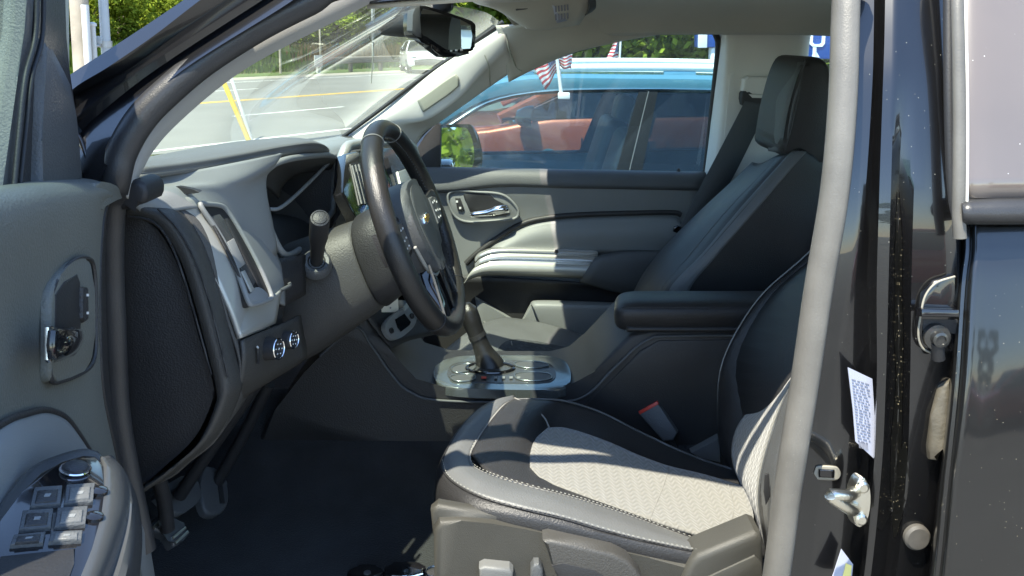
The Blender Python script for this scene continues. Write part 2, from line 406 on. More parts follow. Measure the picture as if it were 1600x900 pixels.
# ---- near side centre pillar (between the doors)
vs = [-60, 60, 150, 300, 450, 600, 750, 960, 1300]
def col(us, ys): return [(u, v, y) for u, v, y in zip(us, vs, ys)]
tmb = [.105, .065, .04, .012, 0, 0, .004, .02, .04]
k0 = [1344, 1341, 1337, 1324, 1299, 1276, 1249, 1217, 1157]
ka = [1366, 1365, 1362, 1352, 1335, 1325, 1306, 1275, 1215]
kb = [1372, 1370, 1367, 1361, 1355, 1360, 1355, 1336, 1276]
kc = [1384, 1382, 1379, 1374, 1370, 1370, 1364, 1342, 1282]
kd = [1398, 1397, 1396, 1392, 1388, 1384, 1376, 1352, 1292]
kg = [1418, 1416, 1412, 1404, 1404, 1404, 1398, 1372, 1312]
ke = [1440, 1438, 1434, 1428, 1424, 1422, 1416, 1392, 1332]
kf = [1480, 1480, 1480, 1488, 1496, 1486, 1468, 1446, 1386]
add = lambda off: [t + off for t in tmb]
cols = [col([u - 26 for u in k0], add(.16)), col([u - 6 for u in k0], add(.135)), col(k0, add(.118)), col(ka, add(.112)), col(kb, add(.118)), col([u - 3 for u in kc], add(.098)), col(kc, add(.085)), col(kd, add(.080)),
        col(kg, [t + o for t, o in zip(tmb, (.078, .080, .082, .096, .104, .104, .104, .104, .104))]), col(ke, add(.080)), col(kf, add(.082)), col([u + 10 for u in kf], add(.10)), col([u + 14 for u in kf], add(.15))]
bm = bmesh.new(); grid_bm(loft([[p(*q) for q in c] for c in cols], 6, 3, True, False), bm)
bp = obj('centre_pillar', bm, M['paint'], T, angle=50)
# rocker sill under the door opening
o = obj('sill_panel', box_bm((.3, .10, .57), (2.4, .12, .16), bevel=.03, seg=3), M['paint_plain'], T)

on_surface('groove_dirt', [[(u - w_, v), (u + 1, v), (u + w_, v)] for u, v, w_ in ((1403, 300, 1), (1404, 350, 4), (1404, 400, 6), (1404, 450, 5), (1404, 520, 7), (1405, 600, 5), (1400, 700, 8), (1394, 790, 2))], bp, M['heavy_dust'], bp, .0012, th=0)
on_surface('groove_dirt', [[(u - w_, v), (u, v), (u + w_, v)] for u, v, w_ in ((1414, 690, 2), (1410, 730, 10), (1406, 770, 13), (1402, 800, 9), (1398, 840, 2))], bp, M['heavy_dust'], bp, .0010, th=0)
# pillar details
lab = [(1325, 574), (1363, 592), (1367, 655), (1367, 718), (1337, 690), (1333, 640)]
P0 = p(1345, 640, .1015); nn = Vector((.28, -1, .02))
o_lab = slabn('certification_label', lab, P0 + Vector((0, -.010, 0)), nn, .001, M['paper'], bp, bevel=0)
bm = bmesh.new(); Pq = P0 + Vector((0, -.0108, 0))
for k in range(22):
    v = 592 + k * 4.4; a = 1331 + k * .45; rw = random.Random(k)
    while a < 1358:
        b = min(1360, a + rw.uniform(2, 7)); o_ = (a - 1331) * .3
        prism_bm([pp(u_, v_, Pq, nn) for u_, v_ in ((a, v + o_), (b, v + o_ + (b - a) * .3), (b, v + o_ + (b - a) * .3 + 1.5), (a, v + o_ + 1.5))], (0, .0004, 0), bm=bm)
        a = b + rw.uniform(1.2, 3)
for i in range(7):
    u0 = 1342 + i * 2.2; prism_bm([pp(u_, v_, Pq, nn) for u_, v_ in ((u0, 690 + i * .6), (u0 + 1.1, 690 + i * .6), (u0 + 1.6, 700 + i * .6), (u0 + .5, 700 + i * .6))], (0, .0004, 0), bm=bm)
kind(obj('label_print', bm, M['ink'], o_lab, smooth=False), 'stuff')
P1 = p(1318, 880, .118) + Vector((0, -.012, 0)); nn1 = Vector((.2, -1, .02))
o = slabn('tyre_label', [(1315, 858), (1333, 882), (1328, 930), (1290, 930), (1303, 895)], P1, nn1, .001, M['paper'], bp, bevel=0)
slabn('label_band', [(1322, 880), (1331, 884), (1326, 930), (1310, 930)], P1 + Vector((0, -.0009, 0)), nn1, .0006, M['yellow_label'], o, bevel=0)
# latch striker
base = p(1342, 780, .088)
st = obj('door_striker', prism_bm([base + Vector(q) for q in [(.011 * math.cos(a), -.008, .033 * math.sin(a) * (1.0)) for a in [2 * math.pi * k / 24 for k in range(24)]]], (-.004, .012, 0), .002), M['zinc'], bp)
tip = p(1296, 776, .045)
lp = cr([base + Vector((-.004, 0, .010)), base.lerp(tip, .5) + Vector((0, -.012, .010)), tip + Vector((0, -.004, .003)), base.lerp(tip, .5) + Vector((.004, -.010, -.009)), base + Vector((-.004, 0, -.012))], 8)
obj('striker_loop', tube_bm(lp, .0074, 10), M['zinc'], st)
for dz in (.021, -.021):
    obj('striker_bolt', lathe_bm(base + Vector((0, -.007, dz)), (0, -1, 0), [(0, .0075), (.004, .0075), (.006, .005), (.0061, .0001)], 12), M['zinc'], st)
sp = on_surface('slot_plug', [[(1273, 735), (1278, 728), (1306, 729), (1313, 737)], [(1272, 740), (1278, 738), (1306, 739), (1313, 742)], [(1276, 746), (1280, 749), (1304, 750), (1311, 746)]], bp, M['dusty_edge'], bp, .0012)
on_surface('slot_opening', [[(1279, 733), (1304, 734)], [(1279, 745), (1303, 746)]], bp, M['gloss'], sp, .0030)
c = p(1433, 840, .086)
obj('round_plug', lathe_bm(c, (0.05, -1, 0), [(-.004, .0165), (.001, .0165), (.004, .0135), (.005, .0001)], 24), mat('grey_rubber_plug', (.070, .064, .055), .6, mott=(60, .2)), bp)
# hinge of the rear door on the pillar
hp = [(1492, 432), (1462, 442), (1444, 462), (1437, 490), (1434, 520), (1440, 545), (1462, 556), (1492, 548), (1492, 505), (1446, 500), (1446, 482), (1492, 482)]
hg = slabn('door_hinge', [(1494, 431), (1463, 441), (1445, 461), (1438, 490), (1434, 522), (1440, 543), (1456, 553), (1494, 550)], p(1462, 500, .074), (.05, -1, 0), .01, M['paint_plain'], bp, bevel=.004)
obj('hinge_edge', tube_bm(cr([pp(u, v, p(1462, 500, .0735), Vector((.05, -1, 0)).normalized()) for u, v in [(1492, 432), (1463, 442), (1446, 462), (1439, 490), (1435, 522), (1441, 543), (1458, 553)]], 5), .0014, 6), M['dusty_edge'], hg, angle=70)
slabn('hinge_arm', [(1440, 482), (1500, 484), (1500, 496), (1440, 495)], p(1462, 490, .058), (.05, -1, .2), .014, M['paint_plain'], hg, bevel=.003)
slabn('hinge_shadow_gap', [(1442, 499), (1500, 500), (1500, 522), (1442, 518)], p(1462, 500, .0735), (.05, -1, 0), .003, M['rubber'], hg, bevel=0)
c = p(1464, 527, .068)
obj('hinge_bolt', lathe_bm(c, (0, -1, 0), [(-.004, .016), (.002, .0155), (.003, .0095), (.010, .009), (.011, .006), (.009, .0055), (.0088, .0001)], 6 * 4), mat('painted_bolt', (.05, .05, .048), .3, metal=.6, coat=.6), hg)
obj('hinge_pin', tube_bm([p(1464, 535, .066), p(1466, 560, .070)], .008, 10), M['rubber'], hg)
slabn('lower_hinge', [(1486, 594), (1466, 604), (1455, 650), (1450, 700), (1452, 720), (1466, 722), (1474, 690), (1486, 680)], p(1470, 660, .072), (-.25, -1, .1), .02, mat('bare_hinge_metal', (.085, .074, .054), .5, metal=.2, bump=(200, .4), mott=(40, .3)), bp, bevel=.006)

# ---- rear door (closed)
rd = None
def yt(v): return .10 * max(0, (320 - v) / 320.0) ** 1.2
rows = []
for v, e in ((350, 1502), (378, 1503), (400, 1502), (450, 1496), (600, 1486), (750, 1470), (960, 1448), (1300, 1404)):
    o_ = {350: .042, 378: .034, 400: .028, 450: .017, 600: -.008, 750: -.020, 960: -.022, 1300: .005}[v]
    rows.append([(e - 2, v, .12 + o_), (e, v, .085 + o_), (e + 5, v, .068 + o_), (e + 14, v, .064 + o_), (e + 22, v, .052 + o_), (e + 40, v, .050 + o_), (e + 110, v, .047 + o_), (e + 330, v, .048 + o_), (e + 860, v, .052 + o_)])
rd = psheet('rear_door', rows, M['paint_dusty'], T, nu=4, nv=5, th=.003, angle=40)
rows = []
for v in (-80, 60, 180, 310):
    rows.append([(1500, v, .13 + yt(v)), (1508, v, .078 + yt(v)), (1600, v, .070 + yt(v)), (1860, v, .075 + yt(v)), (2330, v, .080 + yt(v))])
psheet('rear_window', rows, M['privacy'], rd, nu=3, nv=4, th=.004)
pth = [(1495, -80, .16), (1496, 0, .125), (1499, 150, .095), (1499, 260, .077), (1498, 330, .07), (1500, 372, .068)]
prof = [(math.cos(a), math.sin(a) * .9) for a in [2 * math.pi * k / 12 for k in range(12)]]
ptube('window_edge_seal', pth, .0075, M['seal'], rd, n=12)
ptube('window_edge_bead', [(u + 12, v, y - .003) for u, v, y in pth[:5]], .0022, M['trim_grey'], rd, n=8)
ptube('frame_gap', [(1482, -80, .17), (1482, 0, .15), (1483, 150, .115), (1487, 300, .095), (1493, 360, .095)], .0065, M['rubber'], rd, n=8)
rows = [[(1500, 312, .078), (1560, 311, .07), (2330, 304, .07)], [(1503, 322, .060), (1560, 321, .056), (2330, 314, .06)], [(1505, 340, .056), (1560, 340, .052), (2330, 336, .055)], [(1506, 349, .066), (1560, 349, .062), (2330, 347, .065)]]
psheet('belt_moulding', rows, M['door_rubber'], rd, nu=4, nv=3, th=.003, su=False)
slab('quarter_pillar', [(2330, -80), (2560, -80), (2560, 352), (2330, 352)], .1, .02, M['paint_plain'], rd)

# ---- roof, headlining, floor, far side, firewall and bulkhead: the cabin as a closed box
def q3(x, y, z): return Vector((x, y, z))
# kick panel in front of the door opening and inner wing
obj('kick_panel', box_bm((-.79, .150, .92), (.56, .03, .60)), M['charcoal2'], T)
# roof skin
rows = [[q3(-.20, .22, 1.672), q3(-.18, .40, 1.712), q3(-.17, .94, 1.735), q3(-.05, 1.40, 1.72), q3(.0, 1.56, 1.675), q3(.02, 1.66, 1.64)]]
for x, dz in ((.12, -.008), (.5, .006), (1.0, .0), (1.42, -.05)):
    rows.append([q3(x, .22, 1.705 + dz), q3(x, .36, 1.765 + dz), q3(x, .94, 1.80 + dz), q3(x, 1.40, 1.775 + dz), q3(x, 1.56, 1.725 + dz), q3(x, 1.66, 1.665 + dz)])
sheet('roof', rows, M['paint_plain'], T, th=.003)
# headlining: pixel-checked along its far edge
rows = [[q3(-.19, .225, 1.668), q3(-.175, .40, 1.702), q3(-.165, .94, 1.725), q3(-.05, 1.36, 1.708), q3(.0, 1.50, 1.665), q3(.02, 1.585, 1.62)]]
for x, dz in ((.03, -.012), (.2, .0), (.5, .006), (.95, 0), (1.38, -.05)):
    rows.append([q3(x + .0, .225, 1.695 + dz), q3(x, .36, 1.735 + dz), q3(x, .94, 1.745 + dz), q3(x, 1.36, 1.725 + dz), q3(x, 1.50, 1.69 + dz), q3(x, 1.585, 1.63 + dz)])
hl = sheet('headliner', rows, M['headliner'], T, th=.006, nu=6)
# far cant rail: from the screen pillar to the back, closing down to the window top
rows = [[p(775, 40, 1.55), p(815, 38, 1.50), p(880, 28, 1.50), p(1000, 8, 1.50), p(1130, 0, 1.50), p(1330, 0, 1.50), p(1420, 0, 1.5)],
        [p(783, 70, 1.555), p(830, 62, 1.56), p(900, 52, 1.56), p(1000, 34, 1.56), p(1110, 26, 1.56), p(1330, 30, 1.56), p(1420, 30, 1.56)],
        [p(790, 100, 1.60), p(835, 90, 1.605), p(905, 76, 1.605), p(1000, 56, 1.605), p(1105, 44, 1.605), p(1260, 40, 1.605), p(1420, 40, 1.6)],
        [p(795, 128, 1.62), p(838, 106, 1.64), p(907, 78, 1.64), p(1000, 58, 1.64), p(1105, 46, 1.64), p(1260, 42, 1.64), p(1420, 42, 1.64)]]
sheet('cant_rail_trim', rows, M['headliner'], T, th=.004, nu=6, nv=5)
# floor pan
fl = [[q3(-1.05, .10, .66), q3(-.6, .10, .64), q3(.5, .10, .64), q3(1.4, .10, .66)],
      [q3(-1.05, .35, .655), q3(-.6, .35, .64), q3(.5, .35, .64), q3(1.4, .35, .66)],
      [q3(-1.05, .70, .66), q3(-.6, .70, .64), q3(.5, .70, .64), q3(1.4, .70, .66)],
      [q3(-1.05, .80, .72), q3(-.6, .80, .70), q3(.5, .80, .70), q3(1.4, .80, .72)],
      [q3(-1.05, .84, .80), q3(-.6, .84, .79), q3(.5, .84, .78), q3(1.4, .84, .78)],
      [q3(-1.05, 1.06, .80), q3(-.6, 1.06, .79), q3(.5, 1.06, .78), q3(1.4, 1.06, .78)],
      [q3(-1.05, 1.12, .66), q3(-.6, 1.12, .64), q3(.5, 1.12, .64), q3(1.4, 1.12, .66)],
      [q3(-1.05, 1.74, .66), q3(-.6, 1.74, .64), q3(.5, 1.74, .64), q3(1.4, 1.74, .66)]]
sheet('floor_carpet', fl, M['carpet'], T, th=.01, nu=6, nv=5)
obj('firewall', box_bm((-.98, .94, .94), (.03, 1.60, .62), bevel=.0), M['carpet'], T)
obj('bulkhead', box_bm((1.42, .94, .95), (.04, 1.56, .66)), M['carpet'], T)
o = obj('back_wall_trim', box_bm((1.42, .94, 1.66), (.04, 1.40, .07)), M['headliner'], T)
obj('rear_screen', box_bm((1.42, .94, 1.455), (.005, 1.36, .35)), M['sideglass'], T)
# far side outer skin below the belt, and inner skin
obj('far_side_skin', box_bm((.1, 1.86, .80), (3.4, .03, .74), bevel=.01), M['paint_plain'], T)
# bonnet and cowl
rows = [[q3(-2.3, .20, 1.08), q3(-2.3, .94, 1.12), q3(-2.3, 1.68, 1.08)], [q3(-1.9, .10, 1.17), q3(-1.9, .94, 1.20), q3(-1.9, 1.78, 1.17)], [q3(-1.4, .08, 1.23), q3(-1.4, .94, 1.245), q3(-1.4, 1.80, 1.23)], [q3(-.98, .10, 1.27), q3(-.98, .94, 1.275), q3(-.98, 1.78, 1.27)]]
sheet('bonnet', rows, M['paint_plain'], T, th=.004)
rows = [[q3(-2.3, .10, .5), q3(-1.9, .04, .5), q3(-1.4, .04, .5), q3(-.75, .04, .5)], [q3(-2.3, .08, .8), q3(-1.9, .01, .8), q3(-1.4, .01, .8), q3(-.75, .02, .8)], [q3(-2.3, .14, 1.07), q3(-1.9, .08, 1.16), q3(-1.4, .06, 1.22), q3(-.70, .06, 1.27)], [q3(-2.3, .2, 1.085), q3(-1.9, .12, 1.175), q3(-1.4, .1, 1.235), q3(-.70, .12, 1.29)]]
sheet('fender', rows, M['paint_plain'], T, th=.003)
rows = [[q3(-.99, .14, 1.275), q3(-.99, .94, 1.285), q3(-.99, 1.74, 1.275)], [q3(-.84, .16, 1.30), q3(-.90, .94, 1.315), q3(-.80, 1.72, 1.30)]]
sheet('cowl_panel', rows, M['rubber'], T, th=.004)
# windscreen
wb = [p(70, 170, .10), p(290, 258, .5), p(390, 240, .94), p(470, 232, 1.35), p(522, 224, 1.61)]
wm = [p(170, 84, .14), p(390, 150, .5), p(470, 132, .94), p(580, 128, 1.35), p(652, 126, 1.595)]
wt = [p(320, -20, .19), p(640, -2, .5), p(677, 4, .94), p(755, 18, 1.32), p(784, 36, 1.56)]
ws = sheet('windshield', [wb, wm, wt], M['windshield'], T, th=0, nu=6, nv=6)
# ceramic band / seal where the screen meets the far pillar
ptube('windshield_seal', [(512, 232, 1.61), (522, 224, 1.608), (588, 176, 1.59), (652, 127, 1.59), (720, 80, 1.58), (786, 34, 1.555)], .006, M['rubber'], ws, n=8)
# ================================================================== FAR SIDE OF THE CABIN
# windscreen pillar trim on the passenger side
r0 = [(498, 250, 1.620), (522, 229, 1.615), (560, 200, 1.610), (620, 155, 1.600), (680, 110, 1.585), (735, 74, 1.575), (787, 39, 1.560)]
r1 = [(520, 258, 1.600), (548, 236, 1.595), (590, 192, 1.585), (640, 160, 1.575), (695, 118, 1.565), (742, 82, 1.555), (789, 52, 1.545)]
r2 = [(560, 262, 1.610), (600, 215, 1.600), (618, 195, 1.590), (664, 184, 1.582), (712, 152, 1.575), (752, 110, 1.565), (793, 70, 1.555)]
r3 = [(575, 264, 1.630), (615, 225, 1.620), (636, 200, 1.610), (676, 184, 1.600), (720, 153, 1.595), (760, 114, 1.590), (797, 84, 1.580)]
r4 = [(600, 268, 1.680), (640, 240, 1.665), (662, 208, 1.655), (690, 188, 1.650), (725, 163, 1.645), (768, 133, 1.640), (805, 108, 1.625)]
fp = psheet('screen_pillar_trim', [r0, r1, r2, r3, r4], M['trim_grey'], T, nu=6, nv=5, th=.004)
Pc = p(684, 146, 1.527); nn = (Pc - p(684, 146, 1.6)).normalized()
# darker sheet laid over the pillar trim at the handle recess, following its surface
on_surface('pillar_recess', [[(652, 157), (672, 143), (694, 127), (712, 116)], [(656, 166), (677, 152), (698, 137), (717, 122)], [(661, 175), (682, 161), (702, 147), (717, 134)]], fp, M['trim_dark'], fp, .004)
ptube('trim_joint', [(790, 52, 1.543), (796, 78, 1.56), (806, 104, 1.61), (815, 112, 1.62)], .0025, M['trim_dark'], fp, n=6)
ptube('trim_joint', [(757, 86, 1.551), (764, 105, 1.565), (766, 133, 1.632)], .0015, M['trim_dark'], fp, n=6)
# centre pillar trim
rows = [[(1121, 40, 1.70), (1122, 70, 1.70), (1116, 140, 1.70), (1110, 205, 1.70), (1100, 285, 1.70)],
        [(1128, 38, 1.645), (1132, 68, 1.645), (1126, 140, 1.645), (1120, 205, 1.645), (1110, 285, 1.645)],
        [(1150, 36, 1.62), (1150, 66, 1.62), (1146, 140, 1.62), (1140, 205, 1.62), (1130, 285, 1.62)],
        [(1235, 36, 1.62), (1235, 66, 1.62), (1235, 140, 1.62), (1235, 205, 1.62), (1235, 285, 1.62)],
        [(1264, 36, 1.645), (1258, 66, 1.645), (1254, 140, 1.645), (1254, 205, 1.645), (1254, 285, 1.645)],
        [(1272, 36, 1.70), (1264, 66, 1.70), (1259, 140, 1.70), (1259, 205, 1.70), (1259, 285, 1.70)]]
ct = psheet('centre_pillar_trim', rows, M['trim_grey'], T, nu=4, nv=4, th=.004)
slab('trim_panel', [(1140, 118), (1146, 113), (1240, 113), (1240, 222), (1132, 222), (1131, 216)], 1.618, .006, M['trim_grey'], ct, bevel=.004)
slab('trim_clip', [(1190, 56), (1204, 56), (1204, 64), (1190, 64)], 1.617, .004, M['trim_grey'], ct, bevel=.001)
# belt guide and webbing
g = slab('belt_guide', [(1163, 124), (1170, 119), (1215, 120), (1216, 150), (1168, 148), (1160, 142)], 1.585, .04, M['trim_grey'], T, bevel=.008, seg=3)
g2 = slab('belt_slot', [(1159, 146), (1166, 142), (1174, 150), (1212, 152), (1216, 162), (1210, 172), (1174, 168), (1160, 164)], 1.582, .03, M['rubber'], g, bevel=.006, seg=3, smooth_n=2)
slab('slot_lip', [(1170, 147), (1208, 149), (1208, 154), (1176, 153)], 1.578, .006, M['trim_grey'], g, bevel=.002)
bl = [(1164, 158, 1.578), (1140, 205, 1.575), (1110, 262, 1.565), (1080, 320, 1.55), (1056, 368, 1.54), (1020, 440, 1.53)]
br = [(1202, 164, 1.585), (1178, 212, 1.585), (1150, 268, 1.575), (1118, 325, 1.56), (1094, 364, 1.55), (1056, 440, 1.54)]
sb = psheet('seat_belt', [bl, br], M['belt'], T, nu=6, nv=2, th=.002)
slab('latch_plate', [(1054, 355), (1060, 353), (1078, 364), (1074, 371), (1052, 362)], 1.535, .01, M['gloss'], sb, bevel=.002)
slab('latch_tongue', [(1056, 372), (1064, 366), (1068, 370), (1058, 382)], 1.535, .004, M['chrome'], sb, bevel=.001)
# passenger window, rear side window
obj('passenger_window', prism_bm([p(*q) for q in [(668, 282, 1.745), (1106, 284, 1.745), (1126, 34, 1.70), (1000, 44, 1.70), (790, 100, 1.70), (690, 178, 1.72)]], (0, .004, 0)), M['sideglass'], T, smooth=False)
obj('rear_side_window', prism_bm([p(*q) for q in [(1250, 290, 1.745), (1480, 290, 1.745), (1480, 20, 1.70), (1256, 20, 1.70)]], (0, .004, 0)), M['sideglass'], T, smooth=False)
ptube('window_frame', [(800, 118, 1.655), (838, 100, 1.655), (907, 75, 1.655), (1000, 54, 1.655), (1085, 44, 1.655), (1110, 46, 1.66), (1120, 58, 1.67), (1122, 80, 1.68), (1114, 160, 1.70), (1108, 220, 1.715), (1101, 282, 1.725)], .0095, M['rubber'], T, n=10)
# mirror sail at the front of the passenger window
slab('mirror_sail', [(636, 268), (648, 236), (664, 212), (683, 190), (689, 196), (688, 270)], 1.69, .03, M['charcoal2'], T, bevel=.004)
ptube('sail_edge', [(632, 262, 1.67), (646, 228, 1.665), (664, 205, 1.66), (690, 183, 1.655)], .006, M['rubber'], T, n=8)

# ---- passenger door
us = [636, 700, 780, 870, 980, 1104]
def dz(u): return (u - 636) * .018
rows = []
for v, Y in ((266, 1.742), (263, 1.715), (266, 1.690), (280, 1.672), (300, 1.676), (340, 1.690), (420, 1.695), (560, 1.70), (720, 1.71)):
    rows.append([(u, v + dz(u), Y) for u in us])
pd = psheet('passenger_door', rows, M['ashgrey'], T, nu=4, nv=4, th=.004)
obj('door_outer_skin', box_bm(p(870, 520, 1.80) + Vector((0, 0, -.1)), (1.1, .012, .8)), M['paint_plain'], pd)
# rolled top pad, darker
rows = []
for k, Y in ((264, 1.738), (260.5, 1.712), (263, 1.684), (272, 1.668), (284, 1.662), (289, 1.668)):
    rows.append([(u, k + dz(u) + (min(0, (u - 800) * .0) if k > 270 else 0), Y) for u in us])
psheet('door_top_pad', [[(u, v + (10 if (u < 760 and v > 270) else 0), Y) for u, v, Y in r] for r in rows], M['charcoal'], pd, nu=5, nv=4, th=.003)
# sweeping groove and armrest insert
arc = [(728, 412), (745, 396), (780, 370), (815, 350), (850, 341), (900, 336), (980, 333), (1050, 332), (1064, 336)]
ptube('door_groove', [(u, v, 1.684) for u, v in arc], .0085, M['charcoal2'], pd, n=8)
ins_t = [(752, 398), (790, 372), (830, 352), (880, 344), (960, 340), (1045, 339), (1062, 346)]
ins_m = [(752, 400), (800, 382), (840, 370), (890, 366), (960, 364), (1045, 364), (1066, 362)]
ins_b = [(750, 402), (800, 396), (850, 394), (900, 394), (960, 395), (1040, 396), (1062, 392)]
psheet('door_insert', [[(u, v, 1.682) for u, v in ins_t], [(u, v, 1.664) for u, v in ins_m], [(u, v, 1.668) for u, v in ins_b]], M['ashgrey'], pd, nu=5, nv=5, th=.003)
# pull strip / armrest in satin silver with two ridges
ts = [(742, 404), (752, 395), (780, 388), (850, 389), (925, 392), (934, 396)]
L = lambda pts, dv, Y, du=0: [(u + du, v + dv, Y) for u, v in pts]
psheet('pull_strip', [L(ts, -2, 1.672), L(ts, 0, 1.648), L(ts, 5, 1.640), L(ts, 7, 1.645), L(ts, 10, 1.640), L(ts, 16, 1.634), L(ts, 18, 1.640, -3), L(ts, 22, 1.634, -6)], M['silver2'], pd, nu=4, nv=3, th=.002)
psheet('pull_shelf', [L(ts, 21, 1.636, -6), L(ts, 30, 1.628, -12), L(ts, 38, 1.632, -16), L(ts, 42, 1.66, -20)], M['silver'], pd, nu=4, nv=4, th=.003)
slab('pull_screw', [(867, 391), (871, 390), (873, 394), (870, 397), (866, 395)], 1.638, .004, M['rubber'], pd, bevel=0)
rows = [[(936, 398, 1.655), (985, 392, 1.655), (1045, 393, 1.66)], [(926, 408, 1.628), (985, 402, 1.628), (1040, 402, 1.635)], [(912, 430, 1.622), (970, 440, 1.622), (1016, 450, 1.63)], [(906, 440, 1.64), (960, 456, 1.64), (1008, 462, 1.65)]]
psheet('armrest_block', rows, M['charcoal'], pd, nu=4, nv=4, th=.004)
# dark lower recess and map pocket
psheet('lower_recess', [[(640, 430, 1.69), (740, 432, 1.672), (900, 441, 1.672), (960, 450, 1.675), (985, 462, 1.69)], [(640, 480, 1.70), (740, 480, 1.692), (900, 470, 1.69), (960, 468, 1.69), (985, 480, 1.69)], [(640, 620, 1.70), (740, 620, 1.69), (900, 620, 1.69), (960, 620, 1.69), (1000, 620, 1.69)]], M['charcoal2'], pd, nu=4, nv=4, th=.004)
mp = psheet('map_pocket', [[(829, 474, 1.66), (840, 470, 1.655), (900, 471, 1.655), (975, 474, 1.655)], [(831, 477, 1.628), (842, 474, 1.622), (900, 476, 1.622), (975, 478, 1.622)], [(835, 484, 1.615), (848, 484, 1.612), (905, 485, 1.612), (980, 486, 1.612)], [(850, 520, 1.62), (862, 525, 1.62), (920, 535, 1.62), (990, 545, 1.62)], [(870, 560, 1.64), (880, 580, 1.64), (930, 590, 1.64), (1000, 600, 1.64)]], M['ashgrey'], pd, nu=4, nv=4, th=.004)
slab('pocket_side', [(829, 478), (836, 480), (862, 540), (800, 530), (818, 500)], 1.65, .03, M['ashgrey'], pd, bevel=.003)
slab('lit_triangle', [(742, 466), (760, 476), (800, 500), (760, 560), (752, 520)], 1.668, .02, M['ashgrey'], pd, bevel=.003)  # pale slab stands in for a triangle of light on the dark recess
# release handle in its oval cup
ov = [(700, 312), (703, 301), (718, 298), (745, 300), (775, 302), (792, 308), (806, 322), (810, 334), (802, 342), (770, 345), (735, 347), (716, 342), (706, 330)]
lp = cr([p(u, v, 1.668) for u, v in ov], 5, closed=True)
hb = obj('handle_bezel', loop_tube_bm(lp, .0042, 8, nrm=Vector((0, -1, 0))), M['ashgrey'], pd, angle=70)
slab('handle_plate', [(u, v) for u, v in ov], 1.670, .01, M['ashgrey'], hb, bevel=.002, smooth_n=3)
slab('handle_cup', [(724, 305), (735, 302), (765, 304), (773, 312), (790, 320), (797, 331), (790, 337), (750, 339), (738, 336), (730, 320)], 1.6675, .006, M['rubber'], hb, bevel=.001, smooth_n=2)
slab('lock_switch', [(711, 310), (719, 310), (725, 326), (722, 330), (715, 329)], 1.664, .006, M['charcoal2'], hb, bevel=.002)
for u, v in ((714, 315), (719, 325)):
    slab('switch_mark', [(u - 1.6, v - 1.6), (u + 1.6, v - 1.6), (u + 1.6, v + 1.6), (u - 1.6, v + 1.6)], 1.6632, .001, M['white_plastic'], hb, bevel=0)
psheet('release_lever', [[(735, 332, 1.652), (760, 328, 1.648), (775, 322, 1.645), (790, 320, 1.648), (795, 325, 1.655)], [(735, 336, 1.645), (760, 333, 1.640), (777, 328, 1.637), (791, 327, 1.640), (796, 329, 1.650)], [(736, 339, 1.652), (760, 338, 1.648), (778, 336, 1.645), (791, 333, 1.648), (796, 332, 1.655)]], M['chrome'], hb, nu=4, nv=4, th=.003)
# lock knob on the sill
obj('lock_knob', lathe_bm(p(1060, 276, 1.70), (0, 0, 1), [(-.004, .012), (.006, .011), (.010, .006), (.022, .0055), (.026, .003), (.0262, .0001)], 14), M['rubber'], pd)
# rear door panel behind the passenger seat
slab('rear_door_panel', [(1098, 276), (1300, 276), (1500, 276), (1500, 640), (1098, 640)], 1.69, .03, M['charcoal2'], T, bevel=.02, seg=3)

# ---- outside mirror on the passenger side
mc = p(711, 232, 2.02); mn = Vector((1.045, -.89, .245)).normalized()
gl = [(684, 204), (692, 200), (722, 199), (732, 204), (739, 224), (741, 246), (738, 260), (730, 264), (686, 265)]
ho = [(679, 204), (685, 196), (724, 194), (740, 197), (750, 220), (754, 246), (751, 266), (740, 273), (680, 273)]
hou = slabn('side_mirror', ho, mc + mn * .004, mn, .10, M['gloss'], T, bevel=.012, seg=3, smooth_n=4)
slabn('mirror_glass', gl, mc + mn * .0055, mn, .004, M['mirror'], hou, bevel=0, smooth_n=4)
obj('mirror_foot', box_bm(p(690, 262, 1.90), (.08, .16, .05), bevel=.015), M['gloss'], hou)

# ================================================================== ROOF FITTINGS
# interior mirror: dark shell, chrome rim, glass
mirror_pts = [(646, 22), (652, 9), (664, 9), (700, 20), (738, 33), (743, 40), (742, 74), (736, 80), (700, 86), (690, 84), (660, 62), (646, 55)]
mC = p(700, 46, .86); d_in = ray(700, 46).normalized(); d_out = Vector((.62, -.30, .02)).normalized(); d_out = Vector((.96, -.262, -.022)).normalized()
mnn = (d_out - d_in).normalized()
rm = slabn('rear_view_mirror', mirror_pts, mC, mnn, .035, M['gloss'], T, bevel=.006, seg=3, smooth_n=2)
gp = [(658, 18), (668, 15), (700, 25), (735, 39), (736, 72), (730, 76), (702, 78), (692, 74), (668, 58), (657, 50)]
slabn('mirror_glass', gp, mC + mnn * .001, mnn, .003, M['mirror'], rm, bevel=0, smooth_n=2)
slabn('mirror_rim', [(645, 22), (650, 9), (658, 8), (656, 22), (656, 50), (660, 60), (650, 56), (644, 48)], mC + mnn * .002, mnn, .02, M['charcoal'], rm, bevel=.003)
for k in range(4):
    slabn('mirror_button', [(696 + k * 8, 79 - k), (699 + k * 8, 79 - k), (699 + k * 8, 82 - k), (696 + k * 8, 82 - k)], mC + mnn * .002, mnn, .004, M['white_plastic'], rm, bevel=0)
slabn('mirror_lip', [(672, 66), (690, 80), (706, 84), (732, 78), (735, 84), (716, 89), (694, 90), (676, 76)], mC + mnn * .004, mnn, .03, M['gloss'], rm, bevel=.004)
